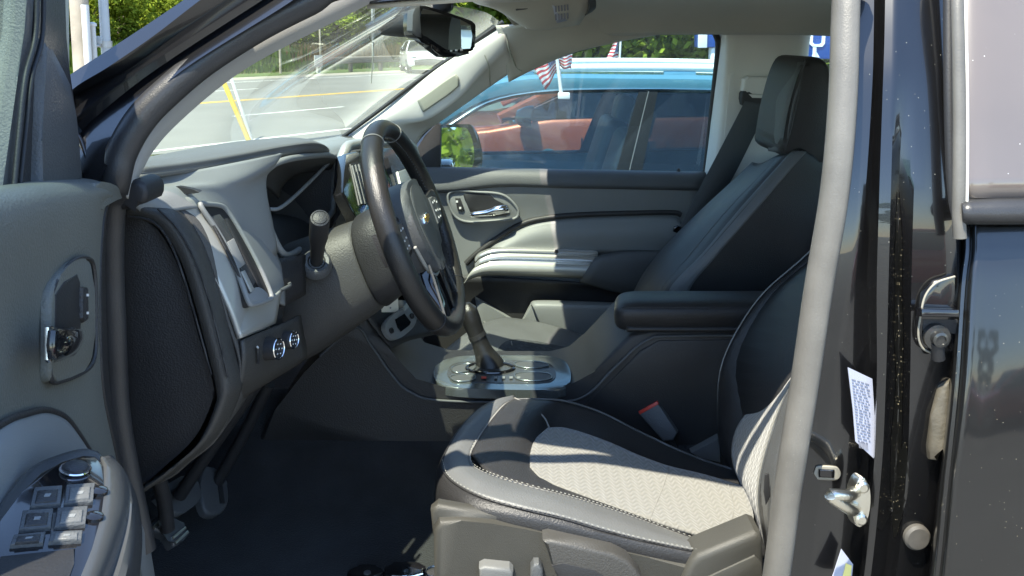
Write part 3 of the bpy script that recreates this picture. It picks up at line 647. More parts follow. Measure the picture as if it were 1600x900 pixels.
# sensor housing above the mirror, against the screen
rows = [[(571, 40, 1.020), (600, 22, 0.990), (640, 0, 0.960), (700, -20, 0.950)], [(576, 47, 0.960), (610, 30, 0.920), (650, 8, 0.900), (705, -10, 0.900)], [(590, 52, 0.950), (625, 48, 0.910), (665, 40, 0.890), (705, 14, 0.900)], [(604, 55, 0.970), (640, 56, 0.950), (680, 40, 0.950), (708, 10, 0.980)], [(596, 52, 1.020), (640, 46, 1.010), (680, 30, 1.010), (708, 0, 1.010)]]
psheet('sensor_housing', rows, M['charcoal2'], T, nu=5, nv=5, th=.003)
ptube('sensor_cable', [(586, -30, .95), (585, 10, .96), (584, 60, 1.0), (580, 130, 1.02)], .0012, M['trim_dark'], T, n=6)
# sun visor on the passenger side, folded up, with its label
rows = [[(752, -30, 1.10), (840, -40, 1.12), (930, -30, 1.14)], [(745, -4, 1.16), (830, -6, 1.18), (918, -2, 1.2)], [(748, 5, 1.22), (832, 14, 1.24), (916, 20, 1.26)], [(762, 8, 1.30), (836, 36, 1.32), (912, 32, 1.34)], [(780, 2, 1.34), (850, 20, 1.36), (915, 18, 1.38)]]
vz = psheet('sun_visor', [[(753, -30, 1.20), (840, -34, 1.22), (926, -30, 1.24)], [(738, -6, 1.26), (830, -8, 1.27), (921, -4, 1.28)], [(744, 3, 1.30), (830, 8, 1.31), (920, 14, 1.32)], [(770, 9, 1.36), (828, 36, 1.37), (908, 31, 1.38)], [(790, 18, 1.39), (832, 44, 1.40), (905, 36, 1.41)]], M['headliner'], T, nu=6, nv=6, th=.010)
lo = psheet('visor_label', [[(863, 8, 1.300), (876, 7, 1.300), (891, 5, 1.300)], [(866, 22, 1.332), (878, 21, 1.332), (892, 17, 1.332)], [(870, 36, 1.362), (880, 34, 1.362), (892, 30, 1.362)]], M['paper'], vz, nu=2, nv=2, th=.0006)
bm = bmesh.new()
for i in range(2):
    for k in range(5):
        u0 = 867 + k * 4.6; v0 = 9.5 + i * 13 - k * .6
        prism_bm([p(u_, v_, 1.2955 + (v0 - 8) * .0024) for u_, v_ in ((u0, v0), (u0 + 2.6, v0 - .3), (u0 + 3.2, v0 + 9), (u0 + .6, v0 + 9.4))], (0, .0004, 0), bm=bm)
kind(obj('label_print', bm, M['ink'], lo, smooth=False), 'stuff')
ptube('visor_rod', [(794, 4, 1.335), (806, 22, 1.352), (823, 44, 1.395)], .0028, M['white_plastic'], vz, n=8)
ptube('visor_slot', [(806, 15, 1.318), (825, 12, 1.315), (842, 6, 1.308)], .003, M['charcoal'], vz, n=6)
psheet('visor_pocket', [[(919, -10, 1.27), (930, -8, 1.28)], [(919, 18, 1.30), (931, 10, 1.30)], [(914, 24, 1.34), (925, 18, 1.34)]], M['charcoal'], vz, th=.003)
# ================================================================== DASHBOARD
dash_root = None
rim_o = [(196, 326), (222, 333), (252, 348), (280, 388), (300, 440), (322, 520), (341, 598), (338, 632), (310, 690), (262, 734), (214, 768)]
PR = [(-.985, 1.24), (-.62, 1.385), (-.515, 1.435), (-.475, 1.425)] + [(q.x, q.z) for q in [p(min(u + 34, 380), v - 14, .205) for u, v in rim_o[2:7] + rim_o[8:]]] + [(-.62, .97)]
PC = [(-.985, 1.24), (-.62, 1.395), (-.56, 1.40), (-.55, 1.38), (-.54, 1.36), (-.53, 1.32), (-.50, 1.29), (-.40, 1.262), (-.385, 1.18), (-.41, 1.12), (-.455, 1.06), (-.51, 1.01), (-.62, .97)]
PS = [(-.985, 1.24), (-.62, 1.30), (-.50, 1.335), (-.46, 1.33), (-.435, 1.315), (-.41, 1.285), (-.385, 1.245), (-.375, 1.19), (-.385, 1.13), (-.42, 1.08), (-.46, 1.03), (-.51, .98), (-.60, .94)]
sts = [(.205, PR), (.30, PR), (.418, PR), (.42, PC), (.58, PC), (.75, PC), (.752, PS), (.95, PS), (1.2, PS), (1.45, PS), (1.68, PS)]
rows = [cr([q3(x, Y, z) for x, z in P_], 4) for Y, P_ in sts]
bm = bmesh.new(); grid_bm(rows, bm)
dash = obj('dashboard', bm, M['dash_dark'], T, angle=45)
md = dash.modifiers.new('shell', 'SOLIDIFY'); md.thickness = .004; md.offset = 0
# end of the dashboard nearest the open door: rounded rim, seam and fuse cover
psheet('end_rim', [[(u - 2, v + 8, .170) for u, v in rim_o],
                   [(u + 5, v - 1, .166) for u, v in rim_o],
                   [(min(u + 14, 360), v - 6, .170) for u, v in rim_o],
                   [(min(u + 26, 372), v - 12, .188) for u, v in rim_o],
                   [(min(u + 34, 380), v - 14, .215) for u, v in rim_o]], M['dash_dark'], dash, nu=5, nv=4, th=.004)
end = [(192, 336), (214, 340), (240, 352), (266, 390), (288, 445), (310, 525), (333, 600), (330, 630), (304, 684), (258, 728), (212, 764), (190, 740), (186, 500)]
slab('end_cover', end, .178, .03, M['charcoal2'], dash, bevel=.006, seg=3, smooth_n=4)
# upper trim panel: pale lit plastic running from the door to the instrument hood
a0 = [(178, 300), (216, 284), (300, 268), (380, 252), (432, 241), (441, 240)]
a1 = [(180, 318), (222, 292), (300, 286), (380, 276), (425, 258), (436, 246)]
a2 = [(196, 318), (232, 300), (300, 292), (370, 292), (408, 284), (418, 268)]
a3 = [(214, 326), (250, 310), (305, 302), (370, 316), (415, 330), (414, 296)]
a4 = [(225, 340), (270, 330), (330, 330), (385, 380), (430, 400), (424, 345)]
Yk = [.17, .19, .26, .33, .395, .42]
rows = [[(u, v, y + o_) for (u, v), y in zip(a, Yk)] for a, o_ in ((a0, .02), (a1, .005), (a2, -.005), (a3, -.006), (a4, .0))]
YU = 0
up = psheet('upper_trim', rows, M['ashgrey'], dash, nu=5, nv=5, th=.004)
slab('defrost_slot', [(243, 292), (262, 290), (292, 294), (312, 300), (296, 303), (270, 302), (252, 297)], .228, .01, M['rubber'], up, bevel=.001, smooth_n=3)
# soft pad on top with its overhanging lip and the instrument hood
t0 = [(150, 290, .22), (215, 262, .35), (280, 250, .5), (340, 244, .75), (400, 240, 1.0), (450, 238, 1.3), (500, 232, 1.55)]
crest = [q3(-.50, .17, 1.452), q3(-.455, .28, 1.452), q3(-.40, .40, 1.452), q3(-.365, .50, 1.450), q3(-.325, .62, 1.447), q3(-.325, .72, 1.436), q3(-.355, .77, 1.425)]
lip = [p(216, 271, .185), p(300, 260, .28), p(380, 246, .38), p(440, 234, .46), p(490, 228, .56), p(512, 236, .66), p(510, 246, .74)]
lip2 = [p(216, 279, .185), p(300, 268, .28), p(380, 254, .38), p(440, 243, .46), p(488, 236, .56), p(508, 243, .66), p(506, 250, .74)]
und = [p(212, 280, .22), p(296, 270, .31), p(376, 256, .41), p(436, 246, .49), p(484, 240, .58), p(500, 247, .67), p(498, 252, .74)]
fr = [q3(-.82, .17, 1.36), q3(-.80, .28, 1.362), q3(-.78, .40, 1.365), q3(-.76, .5, 1.365), q3(-.74, .62, 1.365), q3(-.73, .72, 1.362), q3(-.73, .79, 1.355)]
mid = [a.lerp(b, .5) + Vector((0, 0, .030)) for a, b in zip(fr, lip)]
up2 = [a.lerp(b, .87) + Vector((0, 0, .022)) for a, b in zip(fr, lip)]
pad = sheet('dash_pad', [fr, mid, up2, [a + Vector((-.004, 0, .007)) for a in lip], lip, lip2, und], M['softpad'], dash, nu=5, nv=5, th=.003)
# passenger half of the top pad
yk = ((.80, .035), (1.0, .02), (1.3, 0), (1.67, -.015))
rows = [[q3(x, y, z + d) for y, d in yk] for x, z in ((-.80, 1.265), (-.65, 1.312), (-.52, 1.345), (-.465, 1.345), (-.440, 1.325))]
sheet('passenger_pad', rows, M['ashgrey'], dash, nu=4, nv=4, th=.003)
# side air vent: silver surround, dark recess, slats and thumb wheel
va = [(262, 320, .205), (268, 313, .206), (284, 345, .206), (300, 372, .206), (325, 418, .206), (345, 458, .206), (362, 495, .206), (374, 529, .208)]
vb = [(270, 314, .23), (296, 311, .232), (308, 335, .232), (326, 364, .232), (348, 402, .232), (364, 440, .232), (374, 476, .232), (392, 522, .25)]
vc = [(290, 311, .25), (306, 313, .25), (322, 336, .25), (338, 362, .25), (358, 400, .25), (372, 436, .25), (382, 472, .25), (420, 512, .32)]
vt = psheet('vent_surround', [va, vb, vc], M['silver'], dash, nu=4, nv=4, th=.006)
psheet('vent_surround_foot', [[(374, 529, .206), (390, 521, .23), (410, 513, .28), (428, 505, .33)], [(366, 502, .215), (384, 490, .245), (412, 480, .30), (434, 474, .345)], [(362, 476, .23), (380, 470, .25), (420, 466, .31), (438, 452, .36)]], M['silver'], vt, nu=4, nv=3, th=.006)
ventpts = [(314, 322), (322, 319), (346, 322), (358, 334), (376, 362), (398, 402), (414, 436), (424, 462), (420, 468), (396, 476), (388, 470), (376, 438), (362, 402), (340, 362)]
psheet('face_panel', [[(340, 316, .305), (378, 322, .35), (416, 330, .402)], [(372, 360, .315), (404, 372, .36), (428, 388, .405)], [(398, 404, .322), (420, 412, .36), (440, 420, .40)], [(416, 440, .325), (430, 446, .35), (444, 452, .385)], [(426, 468, .33), (436, 474, .35), (444, 478, .37)]], M['ashgrey'], dash, nu=4, nv=4, th=.004)
_a, _b, _c = p(318, 325, .246), p(405, 474, .262), p(404, 400, .322)
nv_ = (_b - _a).cross(_c - _a).normalized(); nv_ = nv_ if nv_.dot(CAM - _a) > 0 else -nv_
Pv = _a + nv_ * .005
lp = cr([pp(u, v, Pv, nv_) for u, v in ventpts], 4, closed=True)
vr = obj('vent_rim', loop_tube_bm(lp, .0038, 8, nrm=nv_), M['ashgrey'], vt, angle=70)
slabn('vent_cavity', ventpts, Pv - nv_ * .001, nv_, .02, M['rubber'], vt, bevel=0, smooth_n=3)
slabn('vent_flap', [(328, 338), (344, 334), (366, 364), (390, 410), (402, 440), (392, 450), (376, 418), (350, 372)], Pv + nv_ * .001, nv_, .004, M['satin'], vt, bevel=.0015)
for (a, b, c, d) in (((334, 352), (338, 350), (394, 458), (390, 461)), ((352, 342), (356, 341), (412, 448), (408, 451))):
    slabn('vent_slat', [a, b, c, d], Pv + nv_ * .003, nv_, .003, M['charcoal2'], vt, bevel=.0008)
slabn('vent_thumbwheel', [(356, 378), (366, 372), (384, 412), (374, 420)], Pv + nv_ * .004, nv_, .004, M['ashgrey'], vt, bevel=.001)
slabn('vent_slider', [(378, 424), (383, 422), (398, 452), (393, 456)], Pv + nv_ * .005, nv_, .003, M['silver'], vt, bevel=.0008)
slabn('vent_pad', [(388, 458), (404, 448), (418, 458), (418, 466), (396, 474)], Pv + nv_ * .003, nv_, .004, M['ashgrey'], vt, bevel=.0012, smooth_n=3)
for L_ in ([(200, 338), (238, 346), (264, 376), (286, 430), (308, 505), (330, 585)], [(246, 326), (276, 356), (304, 406), (326, 468), (342, 530), (356, 590)]):
    ptube('rim_seam', [(u, v, .163) for u, v in L_], .0016, M['charcoal2'], dash, n=6)
# knob panel
kp = psheet('knob_panel', [[(376, 532, .210), (400, 522, .25), (440, 506, .34), (468, 492, .44)], [(378, 560, .205), (404, 556, .25), (440, 545, .34), (474, 525, .44)], [(372, 602, .208), (396, 592, .25), (436, 574, .34), (478, 552, .44)], [(350, 640, .22), (380, 620, .27), (420, 596, .36), (470, 566, .45)]], M['dash_dark'], dash, nu=4, nv=4, th=.004)
def knob(u, v, Y, r, name='rotary_knob'):
    c = p(u, v, Y); ax = Vector((.94, -.25, .1)).normalized()
    k = obj(name, lathe_bm(c - ax * .022, ax, [(0, r * 1.05), (.016, r), (.020, r * .93), (.0215, r * .8), (.0205, r * .72), (.020, .0001)], 28), M['charcoal2'], kp)
    pts = [c + (ax.orthogonal().normalized() * math.cos(t) + ax.cross(ax.orthogonal().normalized()) * math.sin(t)) * r * .93 for t in [2 * math.pi * i / 28 for i in range(28)]]
    obj('knob_ring', loop_tube_bm(pts, .0012, 6, nrm=ax), M['chrome'], k)
    bm = bmesh.new(); rr = random.Random(int(u))
    a = ax.orthogonal().normalized(); b = ax.cross(a)
    for i in range(6):
        t = i * 1.05; q = c + ax * .0002 + (a * math.cos(t) + b * math.sin(t)) * r * .5
        box_bm(q, (.0012, .0022, .0014), bm=bm)
    box_bm(c + ax * .0002, (.0012, .0024, .0024), bm=bm)
    kind(obj('knob_symbols', bm, M['white_plastic'], k, smooth=False), 'stuff')
knob(436, 545, .27, .0155); knob(460, 531, .34, .0135)
ptube('panel_slot', [(402, 543, .236), (404, 556, .236), (403, 568, .236)], .0022, M['rubber'], kp, n=6)
ptube('panel_slot_end', [(401, 541, .234), (404, 544, .234)], .0016, M['silver'], kp, n=6)
# small pocket face beside the column
psheet('side_pocket', [[(432, 405, .40), (450, 402, .43), (476, 398, .47)], [(436, 440, .38), (455, 432, .41), (476, 428, .46)], [(438, 480, .365), (455, 472, .40), (476, 460, .46)]], M['charcoal2'], dash, nu=3, nv=3, th=.004)
ptube('pocket_handle', [(434, 456, .355), (444, 451, .37), (453, 446, .385), (452, 442, .385)], .003, M['charcoal'], dash, n=8)
# instrument cluster
hood = [(406, 288, .415), (412, 272, .42), (428, 257, .435), (446, 250, .455), (466, 246, .50), (492, 243, .58), (516, 243, .67), (524, 252, .73), (522, 290, .745), (520, 330, .74)]
hood2 = [(520, 330, .745), (490, 372, .64), (462, 394, .50), (446, 398, .44), (434, 384, .42), (420, 352, .412), (409, 318, .412), (406, 288, .415)]
cf = obj('instrument_rim', tube_bm(cr([p(*q) for q in hood], 5) + cr([p(*q) for q in hood2], 5)[1:], .0055, 10), M['ashgrey'], dash, angle=70)
inn = [(u + (1 - i / 9.) * 12, v + 6, y + .02) for i, (u, v, y) in enumerate(hood)]
psheet('instrument_hood', [[(u + 3, v + 1, y + .004) for u, v, y in hood], [(u + 16 - i * 1.2, v + 8, y + .05) for i, (u, v, y) in enumerate(hood)], [(u + 30 - i * 3, v + 22, y + .14) for i, (u, v, y) in enumerate(hood)]], M['charcoal2'], cf, nu=4, nv=4, th=.003)
sheet('instrument_face', [[q3(-.505, .43, 1.40), q3(-.515, .585, 1.415), q3(-.505, .74, 1.40)], [q3(-.495, .43, 1.33), q3(-.505, .585, 1.335), q3(-.495, .74, 1.33)], [q3(-.46, .43, 1.265), q3(-.465, .585, 1.265), q3(-.46, .74, 1.265)]], M['screen'], cf, th=.003)
bm = bmesh.new()
for cy in (.50, .665):
    for i in range(22):
        t = math.pi * (1.25 - 1.5 * i / 21); q = q3(-.494, cy + .058 * math.cos(t), 1.345 + .05 * math.sin(t)); 
        box_bm(q, (.001, .0022, .006), Matrix.Rotation(-(math.pi / 2 - t), 4, 'X'), bm=bm)
kind(obj('gauge_marks', bm, M['white_plastic'], cf, smooth=False), 'stuff')
for cy in (.50, .665):
    bm = bmesh.new(); pts = [q3(-.497, cy + .066 * math.cos(t), 1.343 + .058 * math.sin(t)) for t in [2 * math.pi * i / 40 for i in range(40)]]
    loop_tube_bm(pts, .003, 8, bm, nrm=Vector((1, 0, 0))); obj('gauge_ring', bm, M['charcoal'], cf, angle=80)
slab('instrument_side', [(440, 256), (500, 243), (526, 250), (531, 335), (500, 385), (440, 392)], .752, .01, M['charcoal2'], cf, bevel=.001)
ptube('lens_edge_glint', [(421, 327, .435), (439, 324, .455), (470, 298, .55), (514, 254, .70)], .0032, M['ashgrey'], cf, n=8)  # pale tube draws the line of reflection along the lens edge
# centre stack: silver bezel, screen, side vents
cz = [(-.408, 1.36), (-.392, 1.31), (-.378, 1.25), (-.372, 1.20)]
bz = [p(538, 238, .80), p(552, 226, .85), p(600, 224, .96), p(640, 226, 1.06), p(650, 250, 1.08), p(668, 330, 1.08), p(655, 345, 1.06), p(600, 352, .95), p(562, 352, .84), p(540, 320, .79), p(530, 275, .785)]
cb = obj('centre_stack', loop_tube_bm(cr(bz, 5, closed=True), .011, 10, nrm=Vector((.93, 0, .37))), M['silver'], dash, angle=70)
nS = Vector((.93, 0, .36)).normalized(); PS0 = p(600, 285, .95)
slabn('stack_face', [(540, 240), (600, 228), (640, 230), (648, 260), (664, 330), (600, 346), (560, 346), (536, 300)], PS0, nS, .02, M['gloss'], cb, bevel=.003)
slabn('stack_screen', [(576, 250), (606, 246), (624, 306), (592, 318)], PS0 + nS * .003, nS, .004, M['screen'], cb, bevel=.001)
slabn('stack_vent', [(548, 256), (570, 250), (586, 318), (562, 320)], PS0 + nS * .003, nS, .004, M['rubber'], cb, bevel=.001)
for k in range(4):
    slabn('stack_vent_slat', [(551 + k * 5, 258 - k), (553 + k * 5, 257 - k), (568 + k * 5, 318), (566 + k * 5, 318)], PS0 + nS * .006, nS, .004, M['charcoal'], cb, bevel=0)
slabn('stack_panel', [(622, 268), (640, 262), (662, 328), (638, 334)], PS0 + nS * .004, nS, .006, M['silver'], cb, bevel=.002)
# lower stack: sockets, small white card
up_ = psheet('lower_stack', [[(560, 480, .80), (600, 470, .86), (660, 470, 1.0)], [(590, 520, .80), (620, 510, .86), (670, 500, 1.0)], [(612, 545, .81), (640, 532, .88), (690, 520, 1.02)]], M['charcoal2'], dash, nu=3, nv=3, th=.004)
nU = Vector((.80, -.42, .42)).normalized(); PU0 = p(628, 505, .83)
ub = slabn('socket_panel', [(602, 508), (614, 492), (640, 476), (648, 476), (652, 490), (650, 506), (632, 524), (618, 530), (608, 524)], PU0, nU, .012, M['ashgrey'], up_, bevel=.003, smooth_n=3)
slabn('socket_opening', [(618, 499), (632, 490), (642, 503), (640, 508), (627, 518), (622, 512)], PU0 + nU * .002, nU, .004, M['screen'], ub, bevel=0)
for u, v in ((611, 517), (643, 494)):
    obj('socket', lathe_bm(pp(u, v, PU0 + nU * .001, nU), nU, [(0, .006), (.003, .006), (.004, .0045), (.002, .004), (.002, .0001)], 16), M['charcoal2'], ub)
for k in range(3):
    slabn('card_clip', [(631 + 3 * k, 478 - 3 * k), (634 + 3 * k, 476 - 3 * k), (635 + 3 * k, 484 - 3 * k), (632 + 3 * k, 486 - 3 * k)], PU0 + nU * .006, nU, .003, M['silver'], ub, bevel=0)

# ================================================================== PEDALS
def pedal(name, pts, Y, m, arm, ribs=None):
    P0 = p(*pts[0], Y); n = Vector((.80, -.18, .57)).normalized()
    o = slabn(name, pts, P0, n, .018, m, T, bevel=.006, seg=3, smooth_n=3)
    obj('pedal_arm', tube_bm(cr([p(*q) for q in arm], 5), .012, 8), M['charcoal2'], o, angle=70)
    for r_ in ribs or []:
        slabn('pedal_rib', r_, P0 + n * .003, n, .006, M['zinc'] if name == 'release_pedal' else M['rubber'], o, bevel=.001)
    return o
pedal('brake_pedal', [(248, 768), (300, 738), (316, 766), (310, 784), (278, 806), (262, 790)], .52, M['charcoal'], [(280, 775, .535), (330, 700, .53), (400, 600, .5)], [[(262, 768), (300, 750), (302, 755), (264, 774)]])
pedal('accelerator_pedal', [(318, 730), (345, 735), (358, 765), (356, 790), (342, 804), (322, 800), (314, 770)], .70, M['charcoal'], [(336, 760, .71), (380, 680, .70), (420, 600, .68)], [[(340, 742), (346, 742), (352, 786), (345, 786)]])
pedal('release_pedal', [(236, 824), (262, 800), (296, 826), (292, 838), (274, 854), (262, 836)], .36, M['satin'], [(262, 826, .375), (256, 780, .36), (240, 720, .33)], [[(240, 822), (257, 805), (260, 808), (243, 826)], [(274, 846), (294, 828), (296, 832), (276, 850)], [(270, 838), (290, 822), (292, 825), (272, 842)]])
# ================================================================== STEERING COLUMN AND WHEEL
WY = .555
CW = (p(591, 203, WY) + p(709, 500, WY)) / 2
E2 = (p(580, 203, WY) - p(698, 500, WY)); RW = E2.length / 2; E2.normalize(); E1 = Vector((math.sin(R(4)), math.cos(R(4)), 0)); E2 = (E2 - E1 * E2.dot(E1)).normalized(); EN = E1.cross(E2); EN = EN if EN.x > 0 else -EN
def W(a, b, c): return CW + E1 * a + E2 * b + EN * c
def sup(ra, rb, c, db=0, n=28, e=2.6):
    out = []
    for k in range(n):
        t = 2 * math.pi * k / n; x, y = math.cos(t), math.sin(t)
        s = (abs(x) ** e + abs(y) ** e) ** (-1 / e); out.append(W(x * s * ra, y * s * rb + db, c))
    return out
bm, V = grid_bm([sup(.080, .105, -.33, -.060), sup(.076, .100, -.24, -.052), sup(.072, .090, -.17, -.043), sup(.070, .080, -.105, -.034), sup(.066, .076, -.100, -.033), sup(.02, .02, -.100, -.03)], wrap=True)
colm = obj('steering_column', bm, M['dash_dark'], T, angle=40)
bm, V = grid_bm([sup(.03, .03, -.097, -.03), sup(.070, .080, -.097, -.031), sup(.073, .083, -.092, -.030), sup(.072, .080, -.06, -.022), sup(.066, .070, -.036, -.012), sup(.05, .05, -.030, -.01), sup(.01, .01, -.030, -.01)], wrap=True)
obj('column_cover', bm, M['charcoal2'], colm, angle=50)
# indicator stalk with end cap
tipc, basec = p(500, 340, .37), p(495, 404, .465)
ax = (tipc - basec).normalized(); Ls = (tipc - basec).length
stalk = obj('indicator_stalk', lathe_bm(basec, ax, [(-.02, .010), (.0, .0105), (Ls * .35, .0118), (Ls * .55, .0150), (Ls - .006, .0152), (Ls - .001, .0142), (Ls, .0120), (Ls - .001, .0112), (Ls - .001, .0001)], 24), M['charcoal2'], colm)
obj('stalk_cap', lathe_bm(basec + ax * (Ls - .002), ax, [(0, .0108), (.0022, .0104), (.003, .0085), (.0032, .0001)], 22), M['charcoal2'], stalk)
bt = [basec + ax * -.006 + (ax.orthogonal().normalized() * math.cos(t) + ax.cross(ax.orthogonal().normalized()) * math.sin(t)) * .019 for t in [2 * math.pi * i / 24 for i in range(24)]]
obj('stalk_gaiter', lathe_bm(basec + ax * -.016, ax, [(-.01, .026), (.004, .024), (.008, .020), (.007, .015), (.002, .0135), (.006, .0125), (.006, .009)], 24), M['charcoal'], colm)
# steering wheel
N = 72; pts = [W(RW * math.sin(t), RW * math.cos(t), 0) for t in [2 * math.pi * i / N for i in range(N)]]
prof = [(math.cos(a) * 1.0, math.sin(a) * 1.12) for a in [2 * math.pi * k / 16 for k in range(16)]]
sw = obj('steering_wheel', loop_tube_bm(pts, .0165, 16, prof=prof, nrm=EN), M['leather_rim'], T, angle=80)
# leather joints on the rim and the lacing along its inside
for t in (-.42, .42, 2.45, -2.45):
    c0 = W(RW * math.sin(t), RW * math.cos(t), 0); tg = (W(RW * math.cos(t), -RW * math.sin(t), 0) - CW).normalized(); rad = (c0 - CW).normalized()
    lp = [c0 + (rad * math.cos(a) * .0169 + EN * math.sin(a) * .0188) for a in [2 * math.pi * k / 24 for k in range(24)]]
    obj('rim_joint', loop_tube_bm(lp, .0009, 6, nrm=tg), M['charcoal2'] if abs(t) > 1 else M['piping'], sw)
bm = bmesh.new()
for i in range(150):
    t = 2 * math.pi * i / 150; c0 = W((RW - .0158) * math.sin(t), (RW - .0158) * math.cos(t), .004)
    tg = (W(RW * math.cos(t), -RW * math.sin(t), 0) - CW).normalized()
    box_bm(c0, (.0016, .0016, .0042), E1.rotation_difference(tg), bm=bm)
kind(obj('rim_lacing', bm, M['charcoal'], sw, smooth=False), 'stuff')
# hub / airbag cover
ho = [(-.078, .030), (-.066, .062), (-.035, .076), (0, .079), (.035, .076), (.066, .062), (.078, .030), (.074, -.02), (.052, -.062), (.022, -.083), (0, -.086), (-.022, -.083), (-.052, -.062), (-.074, -.02)]
hp_ = cr([W(a, b, .019) for a, b in ho], 3, closed=True)
hub = obj('airbag_cover', prism_bm(hp_, EN * -.055, .014, 4), M['charcoal'], sw, angle=50)
pn = cr([W(a * .62, b * .80 + .006, .0196) for a, b in ho], 3, closed=True)
obj('cover_panel', prism_bm(pn, EN * -.004, .0012, 2), M['softpad'], sw)
lp = cr([W(a * 1.05, b * 1.04, .004) for a, b in ho[7:]] , 4)
obj('hub_trim', tube_bm(lp, .0034, 8), M['silver'], sw, angle=70)
# bow-tie shaped emblem
em = [(-.024, .004), (-.011, .004), (-.0085, .0085), (.0085, .0085), (.011, .004), (.024, .004), (.021, -.004), (.0095, -.004), (.0075, -.0085), (-.0105, -.0085), (-.0085, -.004), (-.027, -.004)]
eo = obj('emblem', prism_bm([W(a, b + .008, .0230) for a, b in em], EN * -.005, .0008, 2), M['chrome'], sw)
obj('emblem_face', prism_bm([W(a * .84, b * .74 + .008, .0237) for a, b in em], EN * -.002, .0004, 1), M['gold'], eo)
# spokes
def spoke(sgn, name='spoke'):
    ol = [(.066, .040), (.10, .034), (.135, .030), (.166, .034), (.170, .006), (.160, -.022), (.125, -.030), (.088, -.034), (.064, -.030)]
    o = obj(name, prism_bm([W(sgn * a, b, .017 if sgn > 0 else -.004) for a, b in (ol if sgn > 0 else ol[::-1])], EN * -.026, .006, 3), M['charcoal2'], sw)
    bp_ = [(.082, .030), (.110, .027), (.132, .022), (.140, .004), (.130, -.016), (.100, -.022), (.080, -.020)]
    q = obj('button_pod', prism_bm([W(sgn * a, b, .0215 if sgn > 0 else .0) for a, b in (bp_ if sgn > 0 else bp_[::-1])], EN * -.008, .003, 2), M['softpad'], o)
    bm = bmesh.new()
    for (a, b) in ((.092, .018), (.108, .018), (.124, .013), (.093, .002), (.110, .0), (.127, -.003), (.095, -.012), (.112, -.013)):
        box_bm(W(sgn * a, b, .0220 if sgn > 0 else .0005), (.0016, .0042, .003), EN.to_track_quat('X', 'Z'), bm=bm)
    kind(obj('button_symbols', bm, M['white_plastic'], q, smooth=False), 'stuff')
spoke(1); spoke(-1)
for sgn in (1, -1):
    ol = [(.012, -.070), (.040, -.066), (.050, -.100), (.062, -.140), (.070, -.158), (.030, -.172), (.016, -.172), (.020, -.130)]
    obj('lower_spoke', prism_bm([W(sgn * a, b, .006) for a, b in (ol if sgn > 0 else ol[::-1])], EN * -.024, .006, 3), M['gloss'], sw)
    obj('spoke_trim', tube_bm(cr([W(sgn * .056, -.060, .010), W(sgn * .060, -.10, .009), W(sgn * .074, -.150, .008)], 5), .0022, 8), M['charcoal'], sw)
obj('paddle', prism_bm([W(a, b, -.022) for a, b in ((-.085, .035), (-.125, .03), (-.13, -.015), (-.09, -.02))][::-1], EN * -.008, .002, 2), M['gloss'], sw)

# ================================================================== CENTRE CONSOLE
side = [(400, 694), (430, 640), (475, 582), (535, 523), (570, 492), (588, 520), (618, 568), (646, 598), (690, 611), (780, 613), (868, 613), (900, 605), (930, 580), (985, 522), (1015, 516), (1260, 514), (1270, 780), (900, 760), (700, 714), (550, 702)]
con = slab('centre_console', side, .82, .24, M['charcoal2'], T, bevel=.010, seg=3)
ptube('console_crease', [(500, 556, .815), (555, 512, .817), (580, 540, .815), (612, 586, .815), (640, 612, .815), (690, 626, .815), (860, 628, .815), (915, 618, .815), (960, 575, .815), (1010, 532, .815), (1060, 525, .815), (1260, 524, .815)], .0028, M['charcoal'], con, n=8)
slab('console_side_panel', [(1000, 548), (1030, 532), (1260, 530), (1260, 720), (960, 700), (905, 640), (950, 600)], .817, .01, M['charcoal2'], con, bevel=.004)
# shifter plate: silver surround, wells
Zs = .900
def pzs(L_, z): return [pz(u, v, z) for u, v in L_]
plate = cr(pzs([(678, 578), (690, 563), (725, 556), (800, 555), (868, 557), (886, 568), (892, 588), (884, 604), (845, 609), (760, 608), (700, 604), (681, 594)], Zs), 4, closed=True)
plt = obj('shift_plate', prism_bm(plate, (0, 0, -.02), .005, 3), M['plate'], con, angle=50)
inner = cr(pzs([(700, 578), (716, 566), (790, 563), (850, 565), (866, 576), (866, 592), (840, 598), (720, 596), (702, 590)], Zs + .0015), 4, closed=True)
obj('shift_well', prism_bm(inner, (0, 0, -.004), .001, 1), M['satin'], plt, angle=50)
for L_ in ([(806, 566), (830, 564), (852, 567), (856, 572), (830, 575), (808, 572)], [(806, 584), (832, 581), (858, 584), (860, 592), (832, 595), (808, 592)], [(706, 574), (724, 568), (742, 570), (738, 578), (712, 582)], [(704, 588), (726, 584), (742, 587), (738, 594), (712, 595)]):
    obj('cup_recess', prism_bm(cr(pzs(L_, Zs + .0025), 4, closed=True), (0, 0, -.003), .0006, 1), M['charcoal'], plt)
    obj('recess_ring', loop_tube_bm(cr(pzs(L_, Zs + .003), 5, closed=True), .0016, 8, nrm=Vector((0, 0, 1))), M['plate'], plt, angle=70)
obj('plate_end', prism_bm(pzs([(884, 566), (925, 566), (930, 584), (905, 604), (888, 606), (896, 588)], Zs - .006), (0, 0, -.02), .004, 2), M['silver'], con)
obj('console_ledge', prism_bm([p(*q) for q in [(688, 606, .826), (862, 606, .826), (874, 616, .826), (860, 622, .826), (690, 620, .826)]], (0, .03, 0), .003, 2), M['ashgrey'], con)
sh = obj('gear_lever', tube_bm(cr([p(766, 578, .94), p(763, 566, .94), p(754, 545, .94), p(746, 525, .94), p(738, 505, .94), p(732, 486, .94), p(729, 474, .94)], 5), [.036, .033, .022, .0185, .0195, .0215, .020, .008], 16), M['leather_rim'], con, angle=70)
obj('lever_collar', tube_bm([p(747, 527, .94), p(744, 521, .94)], .0205, 16), M['charcoal2'], sh)
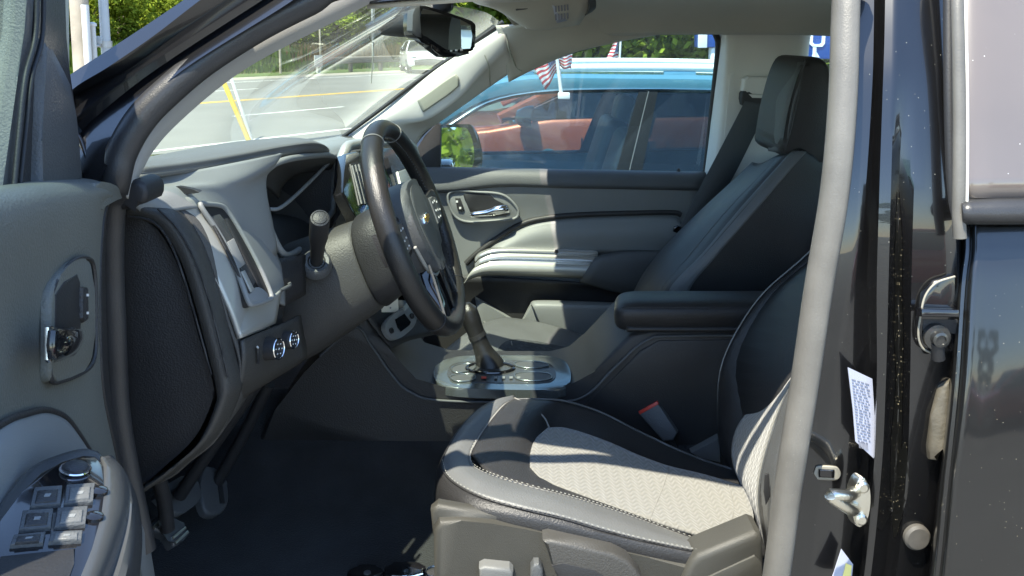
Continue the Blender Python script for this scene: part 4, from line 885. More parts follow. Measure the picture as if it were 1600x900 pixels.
obj('boot_ring', loop_tube_bm([pz(766, 577, Zs) + q3(.052 * math.cos(t), .030 * math.sin(t), .003) for t in [2 * math.pi * i / 32 for i in range(32)]], .004, 8, nrm=Vector((0, 0, 1))), M['gloss'], sh)
slabn('shift_mark', [(752, 588), (760, 588), (760, 591), (752, 591)], pz(756, 589, Zs + .005), (0, 0, 1), .001, M['red_plastic'], plt, bevel=0)
for k in range(4): slabn('shift_letter', [(772 + k * 12, 588), (777 + k * 12, 588), (777 + k * 12, 591), (772 + k * 12, 591)], pz(775, 589, Zs + .005), (0, 0, 1), .001, M['ashgrey'], plt, bevel=0)
# armrest lid
sec = [(516, .806), (506, .797), (492, .793), (480, .800), (469, .825), (460, .88), (456, .97), (462, 1.04), (500, 1.06)]
rows = []
for u, k in ((961, .25), (963, .62), (970, .86), (984, .97), (1010, 1.0), (1120, 1.0), (1320, 1.0)):
    rows.append([(u, 490 + (v - 490) * k, Y + (1 - k) * .05) for v, Y in sec])
ar = psheet('armrest_lid', rows, M['leather'], con, nu=4, nv=4, th=.004, angle=60)
ptube('lid_seam', [(964, 484, .84), (972, 480, .81), (990, 480.5, .798), (1120, 480, .798), (1320, 480, .798)], .0012, M['charcoal2'], ar, n=6)
ptube('lid_base', [(968, 503, .83), (985, 512, .805), (1010, 514, .80), (1320, 514, .80)], .006, M['charcoal2'], con, n=8)
slab('lid_catch', [(976, 514), (986, 516), (984, 522), (980, 521)], .85, .02, M['silver'], con, bevel=.002)
# far side rail of the console, falling to the shifter
psheet('console_rail', [[(984, 508, .93), (950, 545, .93), (915, 570, .93)], [(984, 512, 1.05), (955, 545, 1.05), (918, 568, 1.05)]], M['charcoal2'], con, nu=4, nv=3, th=.01)
# belt buckle
Pb = p(1025, 655, .80); nb = Vector((-.35, -1, .25)).normalized()
bk = slabn('seat_belt_buckle', [(997, 646), (1000, 640), (1028, 630), (1058, 676), (1052, 688), (1036, 690)], Pb, nb, .022, M['charcoal'], T, bevel=.004)
slabn('buckle_button', [(997, 643), (1026, 627), (1029, 632), (1000, 648)], Pb + nb * .0012, nb, .012, M['red_plastic'], bk, bevel=.002)
ptube('buckle_stalk', [(1046, 686, .80), (1052, 700, .80), (1056, 730, .80)], .008, M['rubber'], bk, n=8)
slab('seat_bracket', [(1080, 708), (1124, 684), (1126, 724), (1092, 716)], .76, .02, M['softpad'], T, bevel=.004)

# ================================================================== SEATS
def row3(L_): return [p(*q) for q in L_]
outer = [(1104, 865, .285), (1015, 847, .285), (951, 831, .285), (880, 810, .285), (801, 791, .292), (741, 772, .318), (702, 748, .375), (691, 722, .43), (712, 680, .50), (742, 645, .59), (770, 628, .66), (803, 622, .72)]
inner = [(1118, 856, .335), (1052, 832, .342), (977, 804, .348), (902, 780, .353), (827, 761, .36), (768, 743, .385), (739, 728, .418), (735, 710, .452), (744, 690, .487), (761, 664, .545), (786, 634, .63), (806, 624, .70)]
midb = [((a[0] + b[0]) / 2 - 2, (a[1] + b[1]) / 2 - 4, (a[2] + b[2]) / 2 - .004) for a, b in zip(outer, inner)]
low1 = [(1104, 882, .277), (1015, 866, .277), (940, 851, .277), (868, 836, .277), (790, 820, .283), (728, 806, .305), (690, 782, .37), (682, 752, .44), (700, 706, .52), (732, 668, .61), (764, 648, .68), (806, 640, .73)]
low2 = [(1104, 960, .30), (1015, 960, .30), (940, 960, .30), (860, 950, .30), (780, 930, .31), (720, 910, .34), (688, 880, .41), (682, 830, .49), (700, 770, .56), (736, 720, .64), (770, 690, .70), (810, 680, .74)]
cush = psheet('driver_seat_cushion', [low2, low1, outer], M['leather'], T, nu=6, nv=4, th=.004)
psheet('cushion_band', [outer, midb, inner], M['leather_grey'], cush, nu=6, nv=4, th=.004)
G = [[(735, 710, .452), (744, 690, .487), (761, 664, .545), (786, 634, .63), (806, 624, .70)],
     [(768, 743, .385), (785, 715, .445), (805, 688, .51), (830, 652, .60), (850, 624, .69)],
     [(827, 761, .36), (838, 742, .42), (850, 715, .51), (864, 672, .625), (884, 627, .70)],
     [(902, 780, .353), (906, 766, .41), (918, 735, .52), (938, 684, .63), (938, 644, .70)],
     [(977, 804, .348), (980, 792, .41), (992, 762, .51), (1008, 708, .62), (1002, 676, .675)],
     [(1052, 832, .342), (1056, 820, .40), (1068, 788, .50), (1080, 734, .60), (1086, 714, .64)],
     [(1118, 856, .335), (1126, 849, .39), (1152, 818, .48), (1166, 762, .57), (1172, 742, .61)],
     [(1190, 870, .33), (1196, 866, .39), (1210, 830, .48), (1215, 780, .57), (1220, 760, .61)]]
psheet('cushion_top', G, M['leather'], cush, nu=5, nv=5, th=.004)
psheet('cushion_far_side', [[r[-1] for r in G], [(r[-1][0], r[-1][1] + 60, r[-1][2] + .04) for r in G]], M['leather'], cush, nu=4, nv=3, th=.004)
I = [[(828, 731, .445), (828, 711, .497), (836, 688, .553), (856, 670, .60)],
     [(850, 754, .408), (858, 732, .462), (868, 704, .535), (886, 671, .607)],
     [(902, 772, .388), (910, 750, .446), (922, 720, .522), (942, 689, .60)],
     [(959, 795, .378), (968, 772, .438), (980, 742, .515), (1000, 714, .588)],
     [(1015, 813, .372), (1024, 790, .434), (1036, 760, .508), (1045, 730, .574)],
     [(1070, 830, .367), (1080, 806, .428), (1088, 775, .50), (1092, 741, .565)],
     [(1130, 848, .360), (1140, 822, .42), (1146, 792, .487), (1137, 754, .56)],
     [(1164, 858, .354), (1174, 830, .412), (1176, 802, .475), (1160, 762, .55)]]
ins = psheet('cushion_insert', [[(u, v, y - .008) for u, v, y in r] for r in I], M['fabric'], cush, nu=6, nv=5, th=.006)
uv_from(ins, (1, 0, 0), (0, 1, 0))
def seam_tube(name, L_, r, m, par): return ptube(name, L_, r, m, par, n=6, k=6)
off = lambda L_, d: [(u, v, y - d) for u, v, y in L_]
seam_tube('cushion_seam', off(outer, .003), .0018, M['charcoal2'], cush)
seam_tube('cushion_seam', off(inner, .003), .0016, M['piping'], cush)
seam_tube('insert_seam', off([I[4][k] for k in range(4)], .0140), .0010, M['piping'], cush)
seam_tube('insert_seam', off([I[6][k] for k in range(4)], .0140), .0010, M['piping'], cush)
seam_tube('bolster_seam', off([(804, 622, .70), (828, 634, .66), (850, 652, .625), (858, 668, .60)], .004), .0018, M['piping'], cush)
seam_tube('bolster_edge', off([r[-1] for r in G], .004), .0022, M['charcoal'], cush)
def stitches(name, L_, par, step=.0064, ln=.0032, side=0.0, d=.006):
    path = cr([p(u, v, y - d) for u, v, y in L_], 24); bm = bmesh.new(); acc = 0
    for a, b in zip(path, path[1:]):
        seg = (b - a).length; acc += seg
        if acc >= step:
            acc = 0; t = (b - a).normalized()
            box_bm(b, (ln, .0008, .0008), t.to_track_quat('X', 'Z'), bm=bm)
    return kind(obj(name, bm, M['thread'], par, smooth=False), 'stuff')
stitches('stitching', [(u, v - 4, y) for u, v, y in outer[:8]], cush)
stitches('stitching', [(u, v - 4, y) for u, v, y in inner[:9]], cush)
# plastic side shield, recliner paddle and switches
shield = slab('seat_side_shield', [(677, 830), (686, 815), (720, 814), (768, 818), (826, 828), (880, 840), (940, 855), (1015, 872), (1110, 888), (1110, 980), (679, 980)], .272, .03, M['seat_plastic'], cush, bevel=.009, seg=3)
slab('shield_shoulder', [(672, 800), (684, 790), (740, 800), (800, 812), (880, 828), (960, 846), (1060, 868), (1060, 890), (960, 872), (880, 856), (760, 832), (690, 832), (676, 840)], .284, .02, M['seat_plastic'], cush, bevel=.008, seg=3)
slab('recline_paddle', [(848, 846), (858, 844), (900, 853), (958, 866), (982, 878), (1002, 902), (1010, 930), (905, 930), (880, 905), (864, 880)], .246, .03, M['dash_dark'], shield, bevel=.006, seg=3)
slab('paddle_recess', [(862, 884), (880, 880), (930, 892), (960, 910), (965, 940), (900, 940)], .245, .004, M['rubber'], shield, bevel=.001)
slab('seat_switch', [(748, 890), (756, 886), (796, 890), (802, 896), (800, 920), (750, 920)], .252, .025, M['softpad'], shield, bevel=.005, seg=3)
slab('lumbar_switch', [(829, 890), (834, 882), (842, 882), (848, 890), (850, 920), (829, 920)], .255, .025, M['charcoal'], shield, bevel=.005, seg=3)
slab('seat_hinge_cover', [(1064, 910), (1080, 878), (1092, 868), (1180, 832), (1190, 836), (1194, 850), (1196, 960), (1050, 960)], .262, .05, M['seat_plastic'], cush, bevel=.010, seg=3)
slab('hinge_foot', [(1100, 905), (1180, 868), (1192, 880), (1194, 940), (1100, 940)], .258, .02, M['seat_plastic'], cush, bevel=.006)
# backrest
B = [[(1160, 772, .62), (1168, 780, .59), (1176, 790, .57), (1196, 856, .42), (1206, 866, .36), (1216, 876, .31), (1230, 870, .29)],
     [(1128, 704, .68), (1138, 716, .63), (1146, 724, .60), (1186, 770, .43), (1204, 776, .355), (1225, 784, .30), (1245, 780, .29)],
     [(1122, 645, .71), (1134, 668, .65), (1150, 674, .615), (1204, 684, .44), (1222, 692, .36), (1246, 702, .30), (1270, 700, .29)],
     [(1130, 562, .72), (1154, 608, .66), (1180, 630, .62), (1240, 594, .45), (1260, 602, .37), (1288, 612, .31), (1310, 612, .30)],
     [(1184, 468, .73), (1216, 540, .67), (1238, 560, .63), (1308, 494, .46), (1338, 502, .38), (1368, 512, .31), (1390, 512, .30)],
     [(1262, 396, .73), (1296, 456, .67), (1310, 460, .63), (1388, 394, .46), (1418, 402, .38), (1448, 412, .31), (1470, 412, .30)],
     [(1350, 305, .72), (1382, 352, .66), (1395, 352, .62), (1468, 294, .46), (1498, 302, .39), (1528, 312, .32), (1550, 312, .31)],
     [(1410, 232, .70), (1435, 262, .65), (1446, 258, .61), (1512, 212, .47), (1542, 222, .40), (1572, 232, .34), (1590, 232, .33)]]
bk_rows = [row3(r) for r in B]
bk2 = [r[:3] + [r[2].lerp(r[3], .33) + Vector((.02, .035, 0)), r[2].lerp(r[3], .67) + Vector((.02, .035, 0))] + r[3:] for r in bk_rows]
back = sheet('driver_seat_back', bk2, M['leather'], T, nu=4, nv=5, th=.004)
sheet('back_shell', [[q + Vector((.02, .0, 0)) for q in (r[0], r[-1])] for r in bk_rows], M['charcoal2'], back, th=.01, nu=2, nv=4)
sheet('back_shell_side', [[r[-1], r[-1] + Vector((.10, 0, -.02))] for r in bk_rows], M['charcoal2'], back, th=.004, nu=2, nv=4)
sheet('back_shell_side', [[r[0], r[0] + Vector((.10, .01, -.02))] for r in bk_rows], M['leather'], back, th=.004, nu=2, nv=4)
sheet('back_shell', [[r[0] + Vector((.10, .01, -.02)), r[-1] + Vector((.10, 0, -.02))] for r in bk_rows], M['charcoal2'], back, th=.004, nu=2, nv=4)
bi = psheet('back_insert', [[(a[0], a[1], a[2] - .006), (a[0] * .66 + b[0] * .34, a[1] * .66 + b[1] * .34 + 4, a[2] * .66 + b[2] * .34 - .006), (a[0] * .33 + b[0] * .67, a[1] * .33 + b[1] * .67 + 4, a[2] * .33 + b[2] * .67 - .006), (b[0], b[1], b[2] - .006)] for a, b in ((r[2], r[3]) for r in B)], M['fabric'], back, nu=4, nv=5, th=.004)
upv = (p(*B[5][3]) - p(*B[2][3])).normalized(); uv_from(bi, (0, 1, 0), upv)
psheet('back_bolster', [[(r[3][0], r[3][1], r[3][2] - .003), (r[4][0], r[4][1] - 2, r[4][2] - .012), (r[5][0], r[5][1], r[5][2] - .006), (r[6][0], r[6][1], r[6][2] - .003)] for r in B], M['leather_grey'], back, nu=4, nv=5, th=.003)
seam_tube('back_seam', off([r[0] for r in B], .003), .0014, M['ashgrey'], back)
seam_tube('back_seam', off([r[3] for r in B], .012), .0020, M['charcoal'], back)
slab('back_tag', [(1196, 742), (1202, 740), (1204, 776), (1197, 790), (1194, 770)], .33, .004, M['rubber'], back, bevel=.001)
hrB = slab('driver_headrest', [(1420, 150), (1430, 60), (1470, 20), (1540, 20), (1570, 60), (1570, 190), (1500, 215), (1440, 205)], .40, .26, M['leather'], back, bevel=.04, seg=4, smooth_n=3)

# passenger seat
PB = [[(992, 520, 1.24), (1016, 530, 1.15), (1030, 532, 1.105), (1062, 534, 1.09), (1180, 540, 1.11)],
      [(1006, 456, 1.24), (1030, 458, 1.14), (1044, 456, 1.10), (1076, 456, 1.085), (1205, 462, 1.11)],
      [(1040, 402, 1.24), (1075, 402, 1.14), (1096, 398, 1.10), (1118, 402, 1.085), (1252, 402, 1.11)],
      [(1100, 340, 1.24), (1135, 330, 1.15), (1160, 322, 1.11), (1182, 328, 1.09), (1285, 345, 1.12)],
      [(1160, 284, 1.26), (1200, 262, 1.16), (1230, 244, 1.13), (1252, 246, 1.11), (1296, 290, 1.14)],
      [(1190, 256, 1.28), (1214, 244, 1.19), (1238, 236, 1.15), (1260, 238, 1.13), (1304, 256, 1.16)]]
pb = psheet('passenger_seat_back', [[(r[0][0] - 14, r[0][1] - 2, 1.40)] + r + [(r[-1][0] + 8, r[-1][1] + 4, 1.14)] for r in PB], M['leather'], T, nu=4, nv=5, th=.004)
psheet('seat_back_rear', [[(r[-1][0] + 6, r[-1][1] + 4, 1.13), (r[-1][0] - 30, r[-1][1] - 10, 1.55)] for r in PB], M['charcoal2'], pb, nu=3, nv=4, th=.004)
psheet('seat_stripe', [[(r[2][0], r[2][1], r[2][2] - .006), ((r[2][0] + r[3][0]) / 2, (r[2][1] + r[3][1]) / 2 - 1, (r[2][2] + r[3][2]) / 2 - .010), (r[3][0], r[3][1], r[3][2] - .006)] for r in PB], M['leather_grey'], pb, nu=3, nv=5, th=.003)
psheet('seat_insert', [[(r[0][0] - 8, r[0][1] + 2, r[0][2] + .08), (r[0][0] + 6, r[0][1] - 0, r[0][2] - .01)] for r in PB[2:]], M['leather_grey'], pb, nu=3, nv=5, th=.003)
seam_tube('back_seam', off([r[1] for r in PB], .004), .0014, M['charcoal'], pb)
seam_tube('back_seam', off([(r[4][0] - 14, r[4][1] - 6, r[4][2]) for r in PB], .004), .0012, M['charcoal'], pb)
hr = slab('passenger_headrest', [(1222, 238), (1224, 215), (1230, 180), (1240, 140), (1250, 110), (1262, 92), (1282, 90), (1298, 104), (1304, 140), (1304, 246), (1270, 250), (1240, 250)], 1.13, .23, M['leather'], pb, bevel=.05, seg=5, smooth_n=3, angle=70)
psheet('headrest_front', [[(1240, 100, 1.23), (1250, 97, 1.16), (1259, 97, 1.135)], [(1214, 150, 1.25), (1231, 150, 1.15), (1245, 150, 1.128)], [(1203, 205, 1.26), (1219, 205, 1.16), (1233, 205, 1.128)], [(1201, 236, 1.25), (1214, 238, 1.17), (1228, 238, 1.138)]], M['charcoal'], hr, nu=4, nv=5, th=.004)
seam_tube('headrest_seam', [(1258, 92, 1.122), (1248, 150, 1.117), (1236, 205, 1.117), (1226, 240, 1.127)], .0016, M['charcoal2'], hr)
for Yh in (1.20, 1.32):
    obj('headrest_post', tube_bm([p(1272, 240, Yh), p(1266, 262, Yh)], .007, 10), M['chrome'], pb)
# passenger cushion
PCu = [[(672, 566, 1.12), (690, 552, 1.2), (730, 520, 1.32), (760, 504, 1.46), (792, 498, 1.58)],
       [(700, 572, 1.10), (724, 556, 1.17), (760, 528, 1.32), (800, 510, 1.46), (836, 504, 1.58)],
       [(750, 580, 1.09), (780, 566, 1.17), (815, 542, 1.32), (850, 522, 1.46), (880, 515, 1.58)],
       [(820, 590, 1.09), (850, 578, 1.17), (870, 556, 1.32), (900, 535, 1.46), (925, 530, 1.58)],
       [(900, 600, 1.09), (920, 590, 1.17), (940, 572, 1.32), (960, 552, 1.46), (985, 546, 1.58)]]
pc = psheet('passenger_seat_cushion', [[(r[0][0] - 6, r[0][1] + 34, r[0][2])] + r + [(r[-1][0], r[-1][1] + 40, 1.62)] for r in PCu], M['leather_grey'], T, nu=5, nv=5, th=.004)
psheet('cushion_front', [[(q[0] - 4, q[1] + 60, q[2]) for q in PCu[0]], [(q[0] - 8, q[1] + 14, q[2]) for q in PCu[0]], PCu[0]], M['leather'], pc, nu=4, nv=4, th=.004)
pin = on_surface('passenger_insert', [[(782, 556), (778, 546), (790, 534), (808, 530)], [(830, 568), (835, 552), (842, 542), (852, 536)], [(880, 580), (890, 562), (896, 552), (904, 548)], [(920, 590), (930, 576), (940, 566), (948, 562)]], pc, mat('dark_woven_cloth', (.05, .055, .058), .95, bump=(260, 1.0, 4), mott=(120, .5)), pc, .004)
seam_tube('cushion_seam', off([(756, 503, 1.47), (780, 514, 1.42), (796, 527, 1.38), (800, 540, 1.30)], .004), .002, M['piping'], pc)
seam_tube('cushion_seam', off([r[-1] for r in PCu], .003), .0025, M['piping'], pc)
# ================================================================== DRIVER DOOR (open)
TH = R(78)
HD = p(196, 500, .03); DS = Vector((math.cos(TH), -math.sin(TH), 0)); DN = Vector((math.sin(TH), math.cos(TH), 0))
def pdn(u, v, n=0.0): return pp(u, v, HD + DN * n, DN)
def dsheet(name, rows, m, parent, **k): return sheet(name, [[pdn(*q) for q in r] for r in rows], m, parent, **k)
def dslab(name, outline, n, depth, m, parent, bevel=.003, seg=2, smooth_n=0, angle=38):
    pts = [pdn(u, v, n) for u, v in outline]
    if smooth_n: pts = cr(pts, smooth_n, closed=True)
    return obj(name, prism_bm(pts, DN * -depth, bevel, seg), m, parent, angle=angle)
# inner panel: rolled shoulder at the belt, front edge turned to the hinge side
vs_ = [(-260, 345), (-120, 320), (-20, 300), (60, 288), (130, 284), (160, 286), (176, 294)]
body = []
body.append([(u, v - 4, -.055) for u, v in vs_])
body.append([(u, v + 0, -.030) for u, v in vs_])
body.append([(u - 1, v + 10, -.008) for u, v in vs_])
body.append([(-260, 420, .006), (-120, 390, .006), (-20, 360, .004), (58, 340, .003), (118, 330, .0), (146, 330, -.004), (160, 334, -.014)])
body.append([(-260, 560, .006), (-120, 520, .004), (-20, 490, .0), (50, 480, -.004), (112, 470, -.004), (140, 468, -.006), (154, 468, -.016)])
body.append([(-260, 760, .006), (-120, 680, .004), (-20, 620, .0), (60, 600, -.004), (116, 600, -.004), (144, 600, -.006), (158, 602, -.016)])
body.append([(-260, 980, .006), (-120, 860, .004), (-20, 760, .0), (70, 700, .0), (128, 696, .0), (156, 692, -.004), (176, 694, -.016)])
body.append([(-260, 1300, .0), (-120, 1200, .0), (-20, 1080, .0), (90, 900, .0), (160, 840, .0), (190, 830, -.004), (208, 832, -.016)])
body.append([(-260, 1500, .0), (-120, 1400, .0), (0, 1280, .0), (110, 1080, .0), (190, 980, .0), (220, 960, -.004), (240, 960, -.016)])
dd = dsheet('driver_door', body, M['door_grey'], T, nu=5, nv=5, th=.004)
# edge of the door towards the hinges, with its seal
edge = [(192, 303), (190, 330), (186, 420), (186, 520), (190, 600), (200, 690), (214, 800), (248, 960)]
e_in = [(174, 296), (162, 334), (156, 400), (155, 480), (159, 600), (177, 694), (209, 832), (240, 960)]
dsheet('door_edge', [[(u, v, -.012) for u, v in e_in], [(u + 6, v, -.035) for u, v in e_in], [(u - 6, v, -.06) for u, v in edge], [(u, v, -.075) for u, v in edge]], M['charcoal2'], dd, nu=5, nv=4, th=.004)
o = obj('edge_seal', tube_bm(cr([pdn(u, v, n) for u, v, n in ((186, 300, -.05), (180, 340, -.045), (178, 420, -.045), (180, 520, -.045), (184, 600, -.045), (196, 690, -.045), (214, 800, -.045), (246, 950, -.045))], 6), .0038, 8), M['seal'], dd, angle=70)
dslab('shoulder_cap', [(150, 286), (172, 286), (190, 296), (193, 308), (184, 312), (166, 322), (158, 330), (150, 312)], -.006, .06, M['door_grey'], dd, bevel=.010, seg=3, smooth_n=2)
# window frame and mirror sail
dslab('window_frame', [(33, 300), (36, 220), (44, 130), (55, 70), (57, -80), (103, -80), (104, 60), (106, 116), (124, 190), (132, 284), (126, 292), (40, 296)], -.045, .035, M['charcoal2'], dd, bevel=.008, seg=3)
fo = dslab('mirror_sail', [(64, 294), (66, 220), (70, 120), (72, 60), (80, 84), (100, 112), (112, 130), (122, 180), (131, 280), (116, 292)], -.036, .02, M['charcoal'], dd, bevel=.006, seg=3)
for L_, r_ in (([(22, 296), (30, 210), (40, 120), (56, 50), (58, -80)], .0026), ([(31, 296), (40, 210), (50, 120), (67, 50), (68, -80)], .0024)):
    obj('glass_channel', tube_bm(cr([pdn(u, v, -.040) for u, v in L_], 6), r_, 8), M['rubber'], dd, angle=70)
dslab('glass_run', [(4, 300), (14, 220), (28, 120), (40, 50), (46, -80), (58, -80), (55, 50), (40, 130), (30, 220), (24, 300)], -.046, .02, M['charcoal'], dd, bevel=.003)
dslab('door_glass', [(-260, 350), (-120, 330), (20, 305), (30, 200), (40, 100), (50, 40), (52, -140), (-260, -200)], -.056, .004, M['doorglass'], dd, bevel=0)
dslab('frame_edge', [(102, -80), (107, -80), (108, 60), (109, 112), (105, 116), (103, 60)], -.047, .03, M['trim_dark'], dd, bevel=.001)
# outer skin and outside mirror (their far side faces the road)
dsheet('door_outer_skin', [[(-200, 360, -.11), (0, 310, -.12), (120, 292, -.12), (186, 300, -.10)], [(-200, 700, -.14), (0, 560, -.15), (120, 520, -.15), (188, 520, -.12)], [(-200, 1300, -.12), (0, 1100, -.13), (120, 960, -.13), (230, 960, -.11)]], M['paint_plain'], dd, nu=4, nv=4, th=.002)
# release handle: cup, chrome lever, lock switch
cup = dslab('handle_bezel', [(80, 560), (80, 500), (82, 455), (96, 428), (116, 408), (134, 404), (144, 412), (148, 450), (149, 520), (146, 560), (132, 580), (90, 596), (80, 590)], .006, .008, M['door_grey'], dd, bevel=.005, seg=3, smooth_n=2)
obj('bezel_edge', loop_tube_bm(cr([pdn(u, v, .004) for u, v in [(79, 560), (80, 500), (82, 455), (96, 428), (116, 407), (134, 403), (145, 412), (149, 450), (150, 520), (147, 560), (132, 581), (90, 597), (79, 590)]], 4, closed=True), .0022, 6, nrm=DN), M['charcoal2'], cup)
dslab('handle_cup', [(87, 560), (88, 460), (102, 440), (122, 428), (126, 440), (126, 500), (127, 545), (118, 556), (88, 566)], .0072, .006, M['rubber'], cup, bevel=.002, smooth_n=1)
dsheet('release_lever', [[(86, 515, .014), (100, 514, .022), (116, 514, .024), (126, 516, .016)], [(85, 535, .020), (100, 532, .032), (118, 530, .032), (128, 526, .018)], [(85, 552, .020), (100, 552, .030), (116, 545, .028), (126, 536, .016)], [(84, 564, .014), (98, 560, .020), (112, 552, .018), (122, 546, .012)]], M['gloss'], cup, nu=4, nv=4, th=.003)
dslab('lever_end', [(79, 511), (85, 509), (87, 512), (86, 560), (82, 566), (79, 562)], .020, .004, M['chrome'], cup, bevel=.002)
dslab('lever_pad', [(88, 516), (104, 515), (122, 516), (125, 524), (112, 542), (96, 556), (88, 560)], .033, .006, M['gloss'], cup, bevel=.003, smooth_n=2)
sw_ = dslab('lock_switch', [(131, 447), (139, 448), (140, 500), (134, 504), (131, 498)], .011, .01, M['charcoal2'], cup, bevel=.003, smooth_n=1)
for v in (461, 489): dslab('switch_mark', [(136, v - 2), (139, v - 2), (139, v + 2), (136, v + 2)], .0114, .001, M['white_plastic'], sw_, bevel=0)
# padded insert above the armrest
dsheet('armrest_pad', [[(-260, 900, .0), (-100, 740, .0), (0, 668, .004), (40, 651, .004), (72, 645, .004), (100, 656, .004), (120, 680, .004), (138, 707, .004)],
                       [(-260, 960, .02), (-100, 790, .02), (0, 722, .018), (38, 704, .016), (66, 696, .014), (92, 694, .012), (112, 700, .010), (134, 710, .008)],
                       [(-260, 1100, .03), (-100, 930, .03), (0, 818, .024), (36, 774, .02), (58, 744, .016), (88, 728, .014), (108, 718, .012), (132, 714, .010)]], M['ashgrey'], dd, nu=5, nv=5, th=.004)
obj('pad_seam', tube_bm(cr([pdn(u, v, .005) for u, v in [(-100, 736), (0, 664), (40, 647), (72, 641), (101, 652), (122, 678), (140, 706)]], 6), .0028, 8), M['charcoal2'], dd, angle=70)
# armrest: a shelf with a rounded outer rim, and the switch pack let into its top
up_n = (DN * .22 + Vector((0, 0, .97))).normalized(); PA = pdn(95, 790, .060)
def pa(u, v, dn=0.0): return pp(u, v, PA + up_n * dn, up_n)
def aslab(name, outline, dn, depth, m, parent, bevel=.0015, seg=2, smooth_n=0):
    pts = [pa(u, v, dn) for u, v in outline]
    if smooth_n: pts = cr(pts, smooth_n, closed=True)
    return obj(name, prism_bm(pts, up_n * -depth, bevel, seg), m, parent)
rA = [(-90, 960), (0, 808), (30, 766), (60, 733), (96, 716), (130, 706), (152, 709)]
rB = [(70, 1040), (134, 910), (154, 856), (167, 806), (171, 768), (170, 736), (161, 716)]
rC = [(110, 1050), (164, 912), (183, 856), (195, 806), (196, 768), (189, 736), (170, 714)]
rD = [(150, 1090), (190, 970), (206, 900), (212, 840), (210, 795), (200, 752), (177, 718)]
arm = sheet('armrest', [[pa(u, v, -.006) for u, v in rA], [pa(u, v, -.002) for u, v in rA], [pa((a_[0] * .3 + b_[0] * .7), (a_[1] * .3 + b_[1] * .7), 0) for a_, b_ in zip(rA, rB)],
                        [pa(u, v, .002) for u, v in rB], [pa(u, v, -.010) for u, v in rC], [pa(u, v, -.045) for u, v in rD], [pdn(u + 8, v + 14, .0) for u, v in rD]], M['satin'], dd, nu=5, nv=5, th=.003)
pk = aslab('switch_panel', [(-80, 952), (2, 812), (32, 772), (62, 739), (97, 721), (130, 711), (150, 713), (161, 726), (163, 766), (158, 806), (144, 856), (124, 905), (70, 1010)], .004, .006, M['gloss'], arm, bevel=.0012, seg=2)
def wswitch(o4, lit):
    s = aslab('window_switch', o4, .0070, .003, M['charcoal'], pk, bevel=.0012)
    (a, b, c, d) = o4
    def lerp(t, r):
        x0, y0 = a[0] + (b[0] - a[0]) * t, a[1] + (b[1] - a[1]) * t; x1, y1 = d[0] + (c[0] - d[0]) * t, d[1] + (c[1] - d[1]) * t
        return (x0 + (x1 - x0) * r, y0 + (y1 - y0) * r)
    aslab('switch_rocker', [lerp(.14, .2), lerp(.86, .2), lerp(.86, .84), lerp(.14, .84)], .0080, .002, M['softpad'] if lit else M['charcoal2'], s, bevel=.0008)  # paler rocker colour stands in for light falling on the right-hand switches
    aslab('switch_icon', [lerp(.42, .42), lerp(.64, .42), lerp(.60, .58), lerp(.40, .58)], .0083, .001, M['ashgrey'], s, bevel=0)
wswitch([(54, 760), (98, 757), (95, 786), (47, 790)], False); wswitch([(104, 756), (149, 753), (146, 782), (100, 786)], True)
wswitch([(36, 796), (84, 793), (80, 822), (30, 826)], False); wswitch([(90, 792), (138, 789), (134, 818), (85, 822)], True)
wswitch([(22, 834), (72, 829), (68, 846), (16, 850)], False); wswitch([(80, 829), (130, 827), (128, 842), (76, 845)], True)
for (u, v) in ((155, 766), (147, 806)):
    c = pp(u, v, PA + up_n * .0055, up_n); obj('switch_end', lathe_bm(c, up_n, [(-.004, .0058), (.0005, .0055), (.0015, .003), (.0016, .0001)], 16), M['gloss'], pk)
c = pp(118, 732, PA + up_n * .0050, up_n)
mk = obj('mirror_knob', lathe_bm(c, up_n, [(-.004, .0095), (.0005, .0093), (.001, .008), (.002, .0078), (.003, .0065), (.0032, .0001)], 24), M['charcoal2'], pk)
obj('knob_ring', loop_tube_bm([c + (up_n.orthogonal().normalized() * math.cos(t) + up_n.cross(up_n.orthogonal().normalized()) * math.sin(t)) *   .0092 for t in [2 * math.pi * i / 28 for i in range(28)]],   .0009, 6, nrm=up_n), M['chrome'], mk)
aslab('pull_pocket', [(-60, 930), (2, 868), (118, 856), (116, 880), (100, 930), (60, 990), (-60, 1000)], .0048, .004, M['rubber'], pk, bevel=.001)
obj('arm_trim_line', tube_bm(cr([pa(u, v, d_) for u, v, d_ in ((196, 752, -.022), (201, 790, -.022), (198, 830, -.022), (190, 870, -.024), (178, 920, -.026), (160, 975, -.03))], 6), .0014, 6), M['silver2'], dd, angle=70)
# lower part of the door beyond the armrest
dslab('door_pocket', [(206, 800), (214, 790), (236, 850), (246, 910), (250, 990), (206, 990), (200, 860)], -.01, .03, M['ashgrey'], dd, bevel=.006, seg=3)
# hinge strap in the gap behind the door's edge
slab('hinge_boot', [(190, 292), (206, 282), (222, 286), (230, 300), (226, 318), (208, 322), (188, 330), (182, 310)], .082, .05, M['rubber'], T, bevel=.01, seg=3, smooth_n=2)
